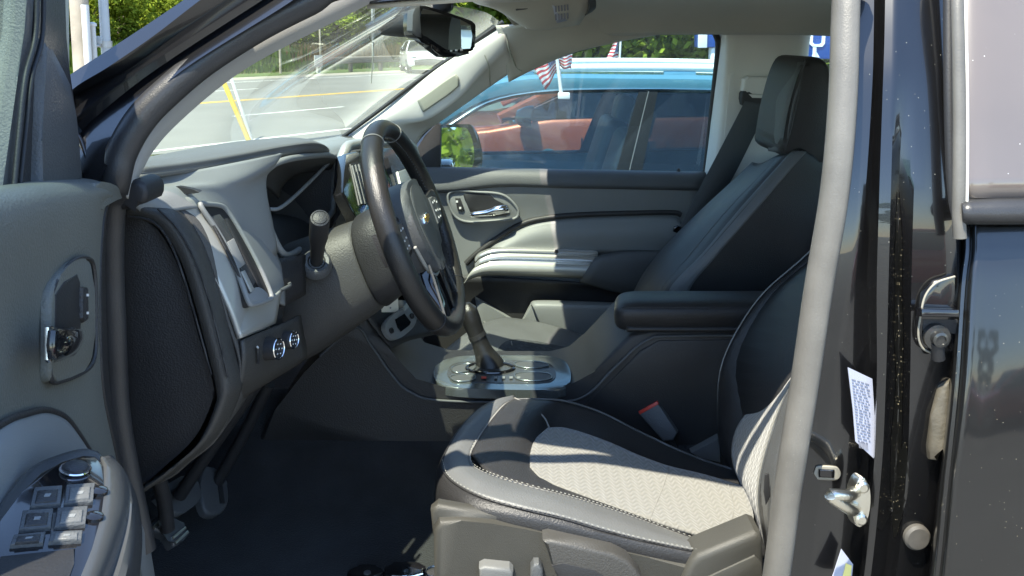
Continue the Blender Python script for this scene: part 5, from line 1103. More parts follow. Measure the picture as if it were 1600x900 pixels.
# ================================================================== OUTSIDE: GROUND AND ROAD
def plain(name, m, pts, k='structure'):
    bm = bmesh.new(); bm.faces.new([bm.verts.new(q) for q in pts]); return kind(obj(name, bm, m, smooth=False), k)
asph = mat('worn_asphalt', (.16, .157, .146), .9, bump=(120, .5, 6), mott=(1.1, .12), specks=(160, .10, (.22, .21, .20)))
asph2 = mat('road_asphalt', (.19, .188, .17), .9, bump=(90, .5, 6), mott=(.5, .10))
grassm = mat('grass_ground', (.085, .125, .022), .95, bump=(30, .8, 6), mott=(.8, .35))
whitep = mat('white_road_paint', (.70, .70, .66), .8, mott=(6, .10)); yellp = mat('yellow_road_paint', (.72, .44, .06), .8, mott=(6, .12))
dirt = mat('gravel_shoulder', (.34, .31, .25), .95, bump=(60, .8, 6), mott=(1.5, .2))
plain('ground', asph, [(-400, -400, 0), (400, -400, 0), (400, 400, 0), (-400, 400, 0)])
PH = math.atan(1000 / F); RD = Vector((math.sin(PH), math.cos(PH), 0)); RN = Vector((-math.cos(PH), math.sin(PH), 0)); O0 = Vector((CAM.x, CAM.y, 0))
def rp(d, s, z=0.0): q = O0 + RN * d + RD * s; return Vector((q.x, q.y, z))
def band(name, m, d0, d1, s0, s1, z, k='structure'): return plain(name, m, [rp(d0, s0, z), rp(d1, s0, z), rp(d1, s1, z), rp(d0, s1, z)], k)
LW = 3.67
band('road', asph2, 3.07 * LW - .6, 7.07 * LW + 1.4, -200, 300, .004)
band('shoulder', dirt, 7.07 * LW + 1.4, 7.07 * LW + 3.0, -200, 300, .006)
verge = kind(plain('verge', grassm, [rp(7.07 * LW + 3.0, -200, .008), rp(200, -200, .008), rp(200, 300, .008), rp(7.07 * LW + 3.0, 300, .008)]), 'structure')
band('near_verge', grassm, 6.0, 3.07 * LW - 1.0, -120, -16, .004)
band('road_line', whitep, 3.07 * LW, 3.07 * LW + .13, -120, 200, .008)
band('road_line', whitep, 7.07 * LW, 7.07 * LW + .13, -120, 200, .008)
band('road_line', yellp, 5.07 * LW - .17, 5.07 * LW - .04, -120, 200, .008)
band('road_line', yellp, 5.07 * LW + .04, 5.07 * LW + .17, -120, 200, .008)
for i in range(-9, 16):
    for d in (4.07, 6.07):
        band('lane_dash', whitep, d * LW, d * LW + .12, i * 9.5 + (1.2 if d < 5 else 4.4), i * 9.5 + 3.0 + (1.2 if d < 5 else 4.4), .008)
# bank behind the road
bankm = mat('bank_soil', (.10, .10, .03), .95, bump=(20, .8, 6), mott=(.6, .35))
rows = []
for s in range(-60, 121, 6):
    r_ = random.Random(s); rows.append([rp(31.5, s, .0), rp(33, s, .15 + r_.random() * .1), rp(36, s, .35 + r_.random() * .15), rp(42, s, .5 + r_.random() * .2), rp(70, s, .6)])
kind(sheet('bank', rows, bankm, None, th=0, nu=3, nv=2), 'structure')

# ---- foliage helpers
def leafmat(name, c, tl=.35):
    m = bpy.data.materials.new(name); m.use_nodes = True; t = m.node_tree
    for n in list(t.nodes):
        if n.type != 'OUTPUT_MATERIAL': t.nodes.remove(n)
    out = [n for n in t.nodes if n.type == 'OUTPUT_MATERIAL'][0]
    at = t.nodes.new('ShaderNodeAttribute'); at.attribute_name = 'tone'
    oi = t.nodes.new('ShaderNodeObjectInfo')
    mr = t.nodes.new('ShaderNodeMapRange'); mr.inputs[3].default_value = .55; mr.inputs[4].default_value = 1.5; t.links.new(at.outputs['Fac'], mr.inputs[0])
    mo = t.nodes.new('ShaderNodeMapRange'); mo.inputs[3].default_value = .75; mo.inputs[4].default_value = 1.25; t.links.new(oi.outputs['Random'], mo.inputs[0])
    mu = t.nodes.new('ShaderNodeMath'); mu.operation = 'MULTIPLY'; t.links.new(mr.outputs[0], mu.inputs[0]); t.links.new(mo.outputs[0], mu.inputs[1])
    sc = t.nodes.new('ShaderNodeVectorMath'); sc.operation = 'SCALE'; sc.inputs[0].default_value = c; t.links.new(mu.outputs[0], sc.inputs['Scale'])
    df = t.nodes.new('ShaderNodeBsdfDiffuse'); tr = t.nodes.new('ShaderNodeBsdfTranslucent'); t.links.new(sc.outputs[0], df.inputs[0]); t.links.new(sc.outputs[0], tr.inputs[0])
    mx = t.nodes.new('ShaderNodeMixShader'); mx.inputs[0].default_value = tl; t.links.new(df.outputs[0], mx.inputs[1]); t.links.new(tr.outputs[0], mx.inputs[2]); t.links.new(mx.outputs[0], out.inputs[0])
    return m
LM = [leafmat('leaf_mid_green', (.13, .215, .028)), leafmat('leaf_yellow_green', (.21, .27, .035)), leafmat('leaf_dark_green', (.08, .14, .024))]
bark = mat('bark', (.10, .08, .06), .9, bump=(30, .8, 5), mott=(4, .25))
def leaves_mesh(name, pts, size, rnd, m, stretch=1.5):
    vs, fs, tone = [], [], []
    for q, t in pts:
        a = Vector((rnd.gauss(0, 1), rnd.gauss(0, 1), rnd.gauss(0, .6))).normalized(); b = a.orthogonal().normalized()
        b = Quaternion(a, rnd.random() * 6.28) @ b; s = size * (.6 + .8 * rnd.random()); i = len(vs)
        vs += [q - a * s * stretch * .5, q + b * s * .5, q + a * s * stretch * .5, q - b * s * .5]; fs.append((i, i + 1, i + 2, i + 3)); tone.append(t)
    me = bpy.data.meshes.new(name); me.from_pydata(vs, [], fs); at = me.attributes.new('tone', 'FLOAT', 'FACE'); at.data.foreach_set('value', tone)
    me.materials.append(m); return me
def crown_pts(rnd, n, blobs):
    out = []
    for _ in range(n):
        c, r, t0 = rnd.choice(blobs); d = Vector((rnd.gauss(0, 1), rnd.gauss(0, 1), rnd.gauss(0, 1))).normalized() * r * (rnd.random() ** .28)
        out.append((c + Vector((d.x, d.y, d.z * .8)), min(1, max(0, t0 + rnd.gauss(0, .18)))))
    return out
def make_tree(seed, h, cr_, lm, n, leaf, low=.18):
    rnd = random.Random(seed); blobs = []
    for i in range(26):
        k = rnd.random(); z = h * (low + (1 - low) * k); rr = cr_ * math.sin(math.pi * min(1, .18 + .78 * (1 - k * .85))) * (.5 + .6 * rnd.random())
        a = rnd.random() * 6.28; blobs.append((Vector((rr * math.cos(a), rr * math.sin(a), z)), cr_ * (.22 + .22 * rnd.random()), .25 + .5 * rnd.random()))
    cme = leaves_mesh('crown', crown_pts(rnd, n, blobs), leaf, rnd, lm)
    bm = bmesh.new(); tube_bm(cr([q3(0, 0, -.2), q3(.05 * h * .2, 0, h * .3), q3(-.03 * h * .3, .02 * h, h * .6), q3(.0, 0, h * .92)], 4), [.022 * h, .017 * h, .011 * h, .003 * h], 8, bm)
    for i in range(9):
        b_ = rnd.choice(blobs)[0]; z = h * (.2 + .4 * rnd.random()); tube_bm(cr([q3(0, 0, z), (q3(0, 0, z) + b_) / 2 + q3(0, 0, .05 * h), b_], 3), [.008 * h, .005 * h, .002 * h], 6, bm)
    tme = bpy.data.meshes.new('trunk'); bm.to_mesh(tme); bm.free(); tme.materials.append(bark)
    return cme, tme
protos = [make_tree(1, 9.5, 3.4, LM[0], 5200, .34), make_tree(2, 8.0, 3.0, LM[1], 4800, .32), make_tree(3, 11.0, 3.2, LM[2], 5200, .34), make_tree(4, 6.0, 2.8, LM[0], 4200, .28, .08), make_tree(5, 3.4, 2.0, LM[1], 9000, .105, .05)]
def put_tree(k, loc, sc, rz, name, label, group):
    t = thing(name, label, 'tree', loc, group); t.scale = (sc,) * 3; t.rotation_euler.z = rz
    for nm, me in (('crown', protos[k][0]), ('trunk', protos[k][1])):
        o = bpy.data.objects.new(nm, me); C.objects.link(o); o.parent = t
    return t
rnd = random.Random(11)
# trees beyond the road: three staggered rows
for i in range(50):
    s = 6 + i * 1.8 + rnd.uniform(-.8, .8)
    d = (43, 48, 54, 61)[i % 4] + rnd.uniform(-1.5, 1.5); k = rnd.choice([0, 0, 1, 2, 0, 1])
    put_tree(k, rp(d, s, .2), rnd.uniform(.85, 1.25), rnd.random() * 6.28, 'broadleaf_tree', ('mid green leafy tree in the wood beyond the road', 'yellow green leafy tree in the wood beyond the road', 'dark green leafy tree in the wood beyond the road')[k], 'trees in the wood beyond the road')
for i in range(34):
    s = 8 + i * 2.1 + rnd.uniform(-.6, .6); put_tree(4, rp(40.0 + rnd.uniform(-1, 1.5), s, .1), rnd.uniform(1.0, 1.5), rnd.random() * 6.28, 'roadside_bush', 'rounded green bush at the foot of the wood across the road', 'bushes at the foot of the wood')
# trees seen over the parked cars through the passenger window, and behind the truck in its mirrors
for i, (x, y, k, s) in enumerate([(.6, 21, 4, 1.5), (2.2, 20.5, 4, 1.35), (4.0, 21, 4, 1.5), (5.8, 20.6, 4, 1.4), (7.6, 21, 4, 1.55), (9.4, 20.5, 4, 1.4), (11.4, 21, 4, 1.5), (-1.0, 24, 2, .6), (1.8, 25, 0, .8), (4.6, 25.5, 2, .75), (7.4, 25, 0, .8), (10.4, 25, 1, .8), (13.5, 23, 0, .8), (16, 22, 1, .7)]):
    put_tree(k, Vector((x, y, 0)), s, i * 1.3, 'hedge_tree', {0: 'mid green tree standing behind the parked cars', 1: 'tall yellow green tree behind the parked cars', 2: 'dark green tree behind the parked cars', 4: 'rounded yellow green bush in the hedge behind the parked cars'}[k], 'trees behind the parked cars')
for i, (x, y, k, s) in enumerate([(20, 4.2, 1, .75), (24, 7.0, 0, .8), (34, 1.0, 2, .9), (40, 5, 2, .8), (30, 11, 0, .9), (-16, -42, 0, .8), (14, -46, 2, .8)]):
    put_tree(k, Vector((x, y, 0)), s, i * 1.7, 'yard_tree', ('mid green tree at the edge of the yard, mirrored in glass and paint', 'yellow green tree at the edge of the yard, filling the door mirror', 'dark green tree at the edge of the yard, mirrored in glass and paint')[k], 'trees at the edge of the yard')
# reeds: a tan band along the bank; grass below it
def blades(name, n, d0, d1, s0, s1, h0, h1, m, w_, z0=.5):
    rnd = random.Random(len(name)); vs, fs, tone = [], [], []
    for _ in range(n):
        d, s = rnd.uniform(d0, d1), rnd.uniform(s0, s1); q = rp(d, s, z0 + .05 * (d - 33)); h = rnd.uniform(h0, h1); a = RD * w_ * rnd.uniform(.6, 1.3); l = Vector((rnd.gauss(0, .12), rnd.gauss(0, .12), 1)) * h; i = len(vs)
        vs += [q - a, q + a, q + l * .7 + a * .8, q + l, q + l * .7 - a * .8]; fs.append((i, i + 1, i + 2, i + 3, i + 4)); tone.append(rnd.random())
    me = bpy.data.meshes.new(name); me.from_pydata(vs, [], fs); at = me.attributes.new('tone', 'FLOAT', 'FACE'); at.data.foreach_set('value', tone); me.materials.append(m)
    o = bpy.data.objects.new(name, me); C.objects.link(o); o['kind'] = 'stuff'; return o
tan = leafmat('reed_tan', (.42, .27, .11), .3); gr = leafmat('tall_grass_green', (.13, .19, .03), .3)
o = blades('reeds', 9000, 33.5, 37.5, 28, 80, .45, 1.0, tan, .045, .15); tag(o, 'tan dry reeds along the bank across the road', 'reeds')
o = blades('tall_grass', 12000, 31.5, 34, 8, 80, .25, .5, gr, .05, .0); tag(o, 'green tall grass below the reeds across the road', 'grass')
o = blades('scrub', 6000, 34, 40, 8, 29, .5, 1.1, gr, .06, .15); tag(o, 'green scrub on the bank across the road', 'grass')

# ---- guard rail beyond the road
steel = mat('galvanised_steel', (.42, .42, .40), .5, metal=.6, mott=(3, .15)); wood = mat('weathered_wood', (.36, .31, .24), .85, bump=(40, .6, 5), mott=(3, .25)); darkwood = mat('dark_timber_post', (.10, .085, .065), .9, mott=(4, .2))
gd = 7.07 * LW + 3.4
def s_at(u, d):                      # place along the road seen at photo column u
    r_ = ray(u, 100); r_ = Vector((r_.x, r_.y, 0)); return (r_ * (d / r_.dot(RN))).dot(RD)
s0 = s_at(497, gd); gl_ = thing('guard_rail', 'long steel guard rail on posts across the road', 'guard rail', rp(gd, s0, 0))
for i in range(16):
    o = obj('post', box_bm(rp(gd, s0 + i * 1.9, .36), (.14, .14, .72), Matrix.Rotation(-PH, 4, 'Z')), darkwood if i else whitep, gl_)
prof_ = [(-.15, .0), (-.10, .05), (-.04, .0), (0, .03), (.04, 0), (.10, .05), (.15, 0)]
rows = [[rp(gd - .10 - b, s0 + t, .55 + a) for a, b in prof_] for t in (-.3, 10, 20, 29)]
bm, _ = grid_bm(rows); o = obj('rail', bm, mat('rusty_rail', (.13, .11, .085), .7, mott=(3, .3)), gl_); o.modifiers.new('t', 'SOLIDIFY').thickness = .01
obj('end_marker', box_bm(rp(gd - .25, s0 - .2, .55), (.05, .42, .5), Matrix.Rotation(-PH, 4, 'Z')), whitep, gl_)
# markers and thin poles across the road
def pole(name, u, d, r, h, m, label, cat, group=None, lean=(0, 0), n=12):
    q = rp(d, s_at(u, d), 0); t = thing(name, label, cat, q, group)
    obj('shaft', tube_bm([q, q + Vector((lean[0], lean[1], h))], [r, r * .8], n), m, t, angle=60); return t
pole('delineator_post', 438, 30.5, .06, 1.1, wood, 'short wooden stake in the grass across the road', 'post')
t = pole('thin_pole', 583, 30.2, .06, 9.0, steel, 'thin pale pole rising from the bank behind the mirror', 'pole')
pole('marker_pole', 501, 31, .05, 2.4, wood, 'slender wooden pole at the end of the guard rail', 'pole')
# utility pole with conduit, and the steel post beside it, near side of the road
nd = 10.5
t = pole('utility_pole', 129, nd, .11, 9.5, wood, 'thick weathered wooden utility pole left of the truck', 'utility pole')
q = rp(nd, s_at(137, nd - .15), 0)
cmat = mat('pale_grey_conduit', (.62, .61, .57), .5, mott=(2, .1)); gmat = mat('painted_grey_steel', (.40, .43, .44), .45, mott=(2, .08))
for u, r_, h in ((138, .045, 2.0),):
    q = rp(nd - .18, s_at(u, nd - .18), 0); obj('conduit', tube_bm([q, q + q3(0, 0, h)], r_, 12), cmat, t, angle=60)
t2 = pole('conduit_post', 148, nd, .042, 1.75, cmat, 'white capped conduit post between the wooden pole and the grey post', 'post')
q = rp(nd, s_at(148, nd), 1.75); obj('cap', lathe_bm(q, (0, 0, 1), [(0, .05), (.03, .05), (.05, .02), (.051, .001)], 12), cmat, t2)
t3 = pole('signal_post', 167, nd, .062, 5.0, gmat, 'round grey steel post with a bracket, right of the white conduit', 'post')
a, b = rp(nd, s_at(149, nd), 1.50), rp(nd, s_at(170, nd), 1.54)
obj('bracket', tube_bm([a, b], .018, 8), steel, t3); obj('bracket_clamp', lathe_bm(rp(nd, s_at(167, nd), 1.49), (0, 0, 1), [(0, .064), (.0, .075), (.08, .075), (.08, .064)], 16), steel, t3)
obj('junction_box', box_bm(rp(nd, s_at(158, nd), 1.58), (.07, .05, .10), bevel=.008), gmat, t3)
# guy wire with its yellow guard
anc = pz(390, 223, 0.0); up1 = p(350, 128, anc.y - .4); d1 = (p(345, 118, anc.y + .1) - anc); d2 = (p(356, 118, anc.y + .1) - anc)
g_ = thing('guy_wire', 'yellow sleeved guy wire slanting down to the kerb in front of the truck', 'guy wire', anc)
ygl = mat('yellow_guard_plastic', (.75, .50, .05), .5)
obj('sleeve', tube_bm([anc, anc + d1 * 1.25], .038, 8), ygl, g_); obj('cable', tube_bm([anc, anc + d1 * 5.0], .008, 6), steel, g_)
g2 = thing('guy_wire', 'pale bare guy wire just right of the yellow sleeved one', 'guy wire', anc + q3(.03, .03, 0)); obj('sleeve', tube_bm([anc + q3(.03, .03, 0), anc + q3(.03, .03, 0) + d2 * 1.5], .026, 8), cmat, g2)

# ================================================================== CARS
tyre_m = M['rubber']; rim_m = M['silver2']
cglass = glass('tinted_car_glass', (.52, .60, .62), .004, (.5, .6, .6), ior=1.32); cglass2 = glass('clear_car_glass', (.84, .90, .90), .004, (.5, .6, .6), ior=1.32); dglass = glass('dark_car_glass', (.16, .24, .25), .004, (.5, .6, .6), ior=1.32)
def wheel_at(x, y, side, par):
    o = obj('wheel', lathe_bm(q3(x, y - side * .11, .34), (0, side, 0), [(0, .20), (0, .30), (.02, .335), (.18, .335), (.21, .30), (.21, .22), (.19, .21)], 28), tyre_m, par, angle=50)
    bm = bmesh.new(); lathe_bm(q3(x, y - side * .11, .34), (0, side, 0), [(.15, .21), (.205, .215), (.205, .20), (.17, .19), (.17, .001)], 28, bm)
    for i in range(5):
        a = i * 2 * math.pi / 5; box_bm(q3(x + .10 * math.cos(a), y + side * .085, .34 + .10 * math.sin(a)), (.20, .02, .045), Matrix.Rotation(-a, 4, 'Y'), bm=bm)
    obj('rim', bm, rim_m, o, angle=40); return o
def crossover(name, label, loc, paint, gm=None, gm_rear=None, rz=0.0, rails=True, bd=0.0, zs=.965):
    """nose towards -x. local metres"""
    t = thing(name, label, 'car', (0, 0, 0)); gm = gm or cglass; gm_rear = gm_rear or gm
    B0 = .985 - bd; belt = lambda x: B0 + .02 * (x + .2)
    roofz = lambda x: 1.468 - .035 * ((x - 1.15) / 1.2) ** 2
    st = [(-1.46, .62, .50, .62), (-1.40, .80, .45, .72), (-1.10, .88, .40, .86), (-.7, .905, .38, .93), (-.3, .91, .36, .965), (.2, .915, .36, None), (1.0, .92, .36, None), (1.8, .915, .36, None), (2.5, .90, .38, None), (2.85, .84, .42, None), (2.96, .70, .5, None)]
    for side in (-1, 1):
        rows = []
        for x, hw, zb, zt in st:
            top = zt if zt else belt(x); top = min(top, belt(x)); 
            rows.append([q3(x, side * (hw - .07), zb - .10), q3(x, side * (hw - .015), zb), q3(x, side * hw, zb + (top - zb) * .35), q3(x, side * (hw - .012), zb + (top - zb) * .62), q3(x, side * (hw - .012), zb + (top - zb) * .72), q3(x, side * (hw - .03), zb + (top - zb) * .93), q3(x, side * (hw - .065), top)])
        sheet('body_side', rows, paint, t, th=.004, nu=3, nv=3, angle=30)
    rows = []
    for x, hw, zb, zt in st[:5]: rows.append([q3(x, -(hw - .065), min(zt, belt(x))), q3(x, -hw * .5, zt + .03), q3(x, 0, zt + .045), q3(x, hw * .5, zt + .03), q3(x, hw - .065, min(zt, belt(x)))])
    rows.append([q3(-.1, -.84, .99), q3(-.12, -.45, 1.01), q3(-.14, 0, 1.02), q3(-.12, .45, 1.01), q3(-.1, .84, .99)])
    sheet('bonnet', rows, paint, t, th=.004, nu=3, nv=3)
    sheet('front_bumper', [[q3(-1.46, y, .40), q3(-1.50, y, .5), q3(-1.46, y, .62)] for y in (-.62, 0, .62)], M['charcoal2'], t, th=.01)
    for s_ in (-1, 1): obj('headlight', box_bm(q3(-1.38, s_ * .66, .72), (.12, .26, .10), bevel=.03), M['chrome'], t)
    # roof skin, pillars, rails
    xs = [.50, .62, 1.0, 1.5, 2.1, 2.45]
    rows = [[q3(x, -.60, roofz(x) - .035), q3(x, -.50, roofz(x)), q3(x, 0, roofz(x) + .018), q3(x, .50, roofz(x)), q3(x, .60, roofz(x) - .035)] for x in xs]
    sheet('roof', rows, paint, t, th=.02, nu=3, nv=3)
    for s_ in (-1, 1):
        yb, yt_ = s_ * .845, s_ * .615
        A0, A1, A2 = q3(-.22, s_ * .84, B0), q3(.28, s_ * .70, 1.29), q3(.62, s_ * .61, 1.438)
        obj('roof_frame', tube_bm(cr([A0, A1, A2, q3(1.2, yt_, 1.452), q3(1.9, yt_, 1.436), q3(2.4, yt_, 1.39), q3(2.72, s_ * .66, 1.26), q3(2.9, s_ * .78, 1.02)], 5), .043, 10, prof=[(1.1, 0), (.7, .7), (0, .8), (-.7, .7), (-1.1, 0), (-.7, -.7), (0, -.8), (.7, -.7)]), paint, t, angle=50)
        obj('window_trim', tube_bm(cr([A0 + q3(.10, s_ * .012, .0), A1 + q3(.06, s_ * .02, -.035), A2 + q3(.02, s_ * .03, -.045), q3(1.2, s_ * .645, 1.425), q3(1.9, s_ * .645, 1.405), q3(2.35, s_ * .66, 1.34)], 5), .010, 6), M['chrome'], t)
        obj('door_pillar', prism_bm([q3(1.07, s_ * .866, belt(1.0)), q3(1.20, s_ * .866, belt(1.0)), q3(1.33, s_ * .645, 1.43), q3(1.24, s_ * .645, 1.43)], (0, -s_ * .02, 0), .003), M['matte_black'], t)
        obj('pillar_gap', tube_bm([q3(1.135, s_ * .868, belt(1.0)), q3(1.285, s_ * .646, 1.43)], .003, 6), M['charcoal'], t)
        obj('rear_pillar', prism_bm([q3(2.16, s_ * .86, belt(2.2)), q3(2.86, s_ * .86, belt(2.7)), q3(2.70, s_ * .72, 1.25), q3(2.42, s_ * .645, 1.40), q3(2.24, s_ * .66, 1.36)], (0, -s_ * .03, 0), .004), paint, t)
        obj('side_window', prism_bm([q3(-.1, s_ * .846, B0), q3(1.09, s_ * .852, B0 + .02), q3(1.26, s_ * .636, 1.435), q3(.62, s_ * .626, 1.44), q3(.28, s_ * .71, 1.27)], (0, -s_ * .004, 0)), gm, t, smooth=False)
        obj('side_window', prism_bm([q3(1.18, s_ * .852, B0 + .025), q3(2.2, s_ * .85, B0 + .05), q3(2.26, s_ * .64, 1.39), q3(1.9, s_ * .636, 1.43), q3(1.31, s_ * .636, 1.435)], (0, -s_ * .004, 0)), gm_rear, t, smooth=False)
        obj('belt_trim', tube_bm([q3(-.2, s_ * .858, B0), q3(1.0, s_ * .864, B0 + .02), q3(2.2, s_ * .86, B0 + .05)], .012, 6), M['gloss'], t)
        if rails:
            r_ = obj('roof_rail', tube_bm(cr([q3(.46, s_ * .52, 1.46), q3(.58, s_ * .53, 1.51), q3(.80, s_ * .53, 1.527), q3(1.5, s_ * .53, 1.53), q3(2.1, s_ * .53, 1.505), q3(2.25, s_ * .53, 1.43)], 5), .020, 10), M['white_plastic'], t, angle=60)
            for x in (.66, 1.45, 2.1): obj('rail_foot', box_bm(q3(x, s_ * .53, 1.485), (.16, .03, .06), bevel=.01), paint, r_)
        # outside mirror, door handle, door seam
        mi = obj('door_mirror', lathe_bm(q3(.02, s_ * .98, 1.07), (1, s_ * .15, 0), [(-.12, .01), (-.10, .06), (-.03, .095), (.02, .10), (.021, .001)], 18), M['gloss'], t, angle=60)
        obj('mirror_arm', box_bm(q3(.0, s_ * .90, 1.02), (.08, .10, .04), bevel=.01), M['gloss'], mi)
        for x in (.78, 1.78):
            h_ = obj('door_handle', tube_bm(cr([q3(x, s_ * .905, .86), q3(x + .03, s_ * .935, .865), q3(x + .17, s_ * .935, .87), q3(x + .20, s_ * .905, .87)], 4), .014, 8), paint, t, angle=60)
            obj('handle_cup', lathe_bm(q3(x + .09, s_ * .893, .865), (0, s_, 0), [(0, .06), (.012, .058), (.011, .05), (-.004, .01)], 18), paint, h_)
        obj('door_gap', tube_bm(cr([q3(1.09, s_ * .862, 1.0), q3(1.09, s_ * .912, .85), q3(1.09, s_ * .922, .6), q3(1.08, s_ * .90, .36)], 3), .006, 6), M['rubber'], t)
        for x in (-.72, 2.02): wheel_at(x, s_ * .82, s_, t)
    # screens
    sheet('windscreen', [[q3(-.14, -.78, .99), q3(-.18, 0, 1.02), q3(-.14, .78, .99)], [q3(.24, -.66, 1.27), q3(.20, 0, 1.30), q3(.24, .66, 1.27)], [q3(.58, -.57, 1.455), q3(.52, 0, 1.50), q3(.58, .57, 1.455)]], cglass2, t, th=0, nu=3, nv=3)
    sheet('rear_screen', [[q3(2.92, -.7, 1.03), q3(2.98, 0, 1.04), q3(2.92, .7, 1.03)], [q3(2.45, -.56, 1.40), q3(2.5, 0, 1.44), q3(2.45, .56, 1.40)]], gm_rear, t, th=0, nu=3, nv=3)
    sheet('tailgate', [[q3(2.96, -.70, .42), q3(3.02, 0, .42), q3(2.96, .70, .42)], [q3(2.98, -.72, .8), q3(3.05, 0, .8), q3(2.98, .72, .8)], [q3(2.92, -.72, 1.04), q3(2.98, 0, 1.05), q3(2.92, .72, 1.04)]], paint, t, th=.01, nu=3, nv=3)
    obj('cabin_floor', box_bm(q3(1.2, 0, .45), (2.9, 1.6, .04)), M['carpet'], t)
    obj('dashboard', box_bm(q3(.02, 0, .90), (.36, 1.50, .20), bevel=.06, seg=3), M['charcoal2'], t)
    for (x, y) in ((.95, -.38), (.95, .38)):
        s1 = obj('seat', box_bm(q3(x - .1, y, .66), (.5, .5, .16), bevel=.05, seg=3), M['charcoal2'], t)
        obj('seat_back', box_bm(q3(x + .22, y, .92), (.14, .48, .56), Matrix.Rotation(.30, 4, 'Y'), bevel=.05, seg=3), M['charcoal2'], s1)
        obj('headrest', box_bm(q3(x + .34, y, 1.24), (.10, .26, .18), Matrix.Rotation(.22, 4, 'Y'), bevel=.04, seg=3), M['charcoal2'], s1)
    s1 = obj('rear_seat', box_bm(q3(1.75, 0, .66), (.5, 1.3, .16), bevel=.05, seg=3), M['charcoal2'], t); obj('seat_back', box_bm(q3(2.05, 0, .92), (.14, 1.3, .5), Matrix.Rotation(.3, 4, 'Y'), bevel=.05), M['charcoal2'], s1)
    bm = bmesh.new(); cc = q3(.42, -.38, .98); nn_ = Vector((.9, 0, .42)).normalized(); u1, u2 = Vector((0, 1, 0)), nn_.cross(Vector((0, 1, 0)))
    loop_tube_bm([cc + (u1 * math.cos(a) + u2 * math.sin(a)) * .18 for a in [2 * math.pi * i / 28 for i in range(28)]], .015, 8, bm, nrm=nn_); obj('steering_wheel', bm, M['charcoal2'], t, angle=70)
    t.location = loc; t.rotation_euler.z = rz; t.scale = (1, 1, zs); return t
blue = mat('metallic_blue_paint', (.11, .29, .39), .3, metal=.35, coat=1.0, coat_r=.03)
orange = mat('metallic_orange_paint', (.46, .085, .022), .35, metal=.25, coat=1.0, coat_r=.03)
redp = mat('red_paint', (.32, .02, .015), .35, coat=1.0); whitecar = mat('white_car_paint', (.75, .75, .74), .3, coat=1.0)
crossover('blue_crossover', 'bright blue crossover with silver roof rails parked right beside the truck', (-.63, 3.85, 0), blue, cglass2, cglass, bd=.10)
crossover('orange_crossover', 'burnt orange crossover parked beyond the blue one, seen through its windows', (.12, 6.65, 0), orange, dglass, dglass, rails=False, bd=-.06, zs=.945)
q = rp(26.2, s_at(664, 26.2), 0); crossover('white_crossover', 'white car driving past on the road, beyond the windshield', (q.x, q.y, .006), whitecar, dglass, dglass, rz=math.atan2(q.y - CAM.y, q.x - CAM.x) + .12, rails=False)
crossover('red_crossover', 'red car parked behind the photographer, mirrored in the glossy black paint', (3.2, -6.6, 0), redp, dglass, dglass, rails=False)

# ================================================================== FLAGS ON THE BLUE CAR
def flag_mat():
    m = bpy.data.materials.new('striped_flag_cloth'); m.use_nodes = True; t = m.node_tree; b = t.nodes['Principled BSDF']; b.inputs['Roughness'].default_value = .85
    tc = t.nodes.new('ShaderNodeTexCoord'); sp = t.nodes.new('ShaderNodeSeparateXYZ'); t.links.new(tc.outputs['UV'], sp.inputs[0])
    def mth(op, a, b_=None):
        n = t.nodes.new('ShaderNodeMath'); n.operation = op
        for i, x in enumerate((a, b_)):
            if x is None: continue
            if isinstance(x, (int, float)): n.inputs[i].default_value = x
            else: t.links.new(x, n.inputs[i])
        return n.outputs[0]
    U, Vv = sp.outputs['X'], sp.outputs['Y']
    st = mth('LESS_THAN', mth('MODULO', mth('MULTIPLY', Vv, 6.5), 1.0), .5)
    mx = t.nodes.new('ShaderNodeMix'); mx.data_type = 'RGBA'; mx.inputs[6].default_value = (.72, .70, .68, 1); mx.inputs[7].default_value = (.50, .035, .05, 1); t.links.new(st, mx.inputs[0])
    can = mth('MULTIPLY', mth('LESS_THAN', U, .4), mth('GREATER_THAN', Vv, .46))
    vo = t.nodes.new('ShaderNodeTexVoronoi'); vo.inputs['Scale'].default_value = 16; vo.inputs['Randomness'].default_value = 0; t.links.new(tc.outputs['UV'], vo.inputs['Vector'])
    star = mth('LESS_THAN', vo.outputs['Distance'], .28)
    mc = t.nodes.new('ShaderNodeMix'); mc.data_type = 'RGBA'; mc.inputs[6].default_value = (.02, .05, .20, 1); mc.inputs[7].default_value = (.7, .7, .72, 1); t.links.new(star, mc.inputs[0])
    m2 = t.nodes.new('ShaderNodeMix'); m2.data_type = 'RGBA'; t.links.new(can, m2.inputs[0]); t.links.new(mx.outputs[2], m2.inputs[6]); t.links.new(mc.outputs[2], m2.inputs[7]); t.links.new(m2.outputs[2], b.inputs['Base Color'])
    return m
FM = flag_mat()
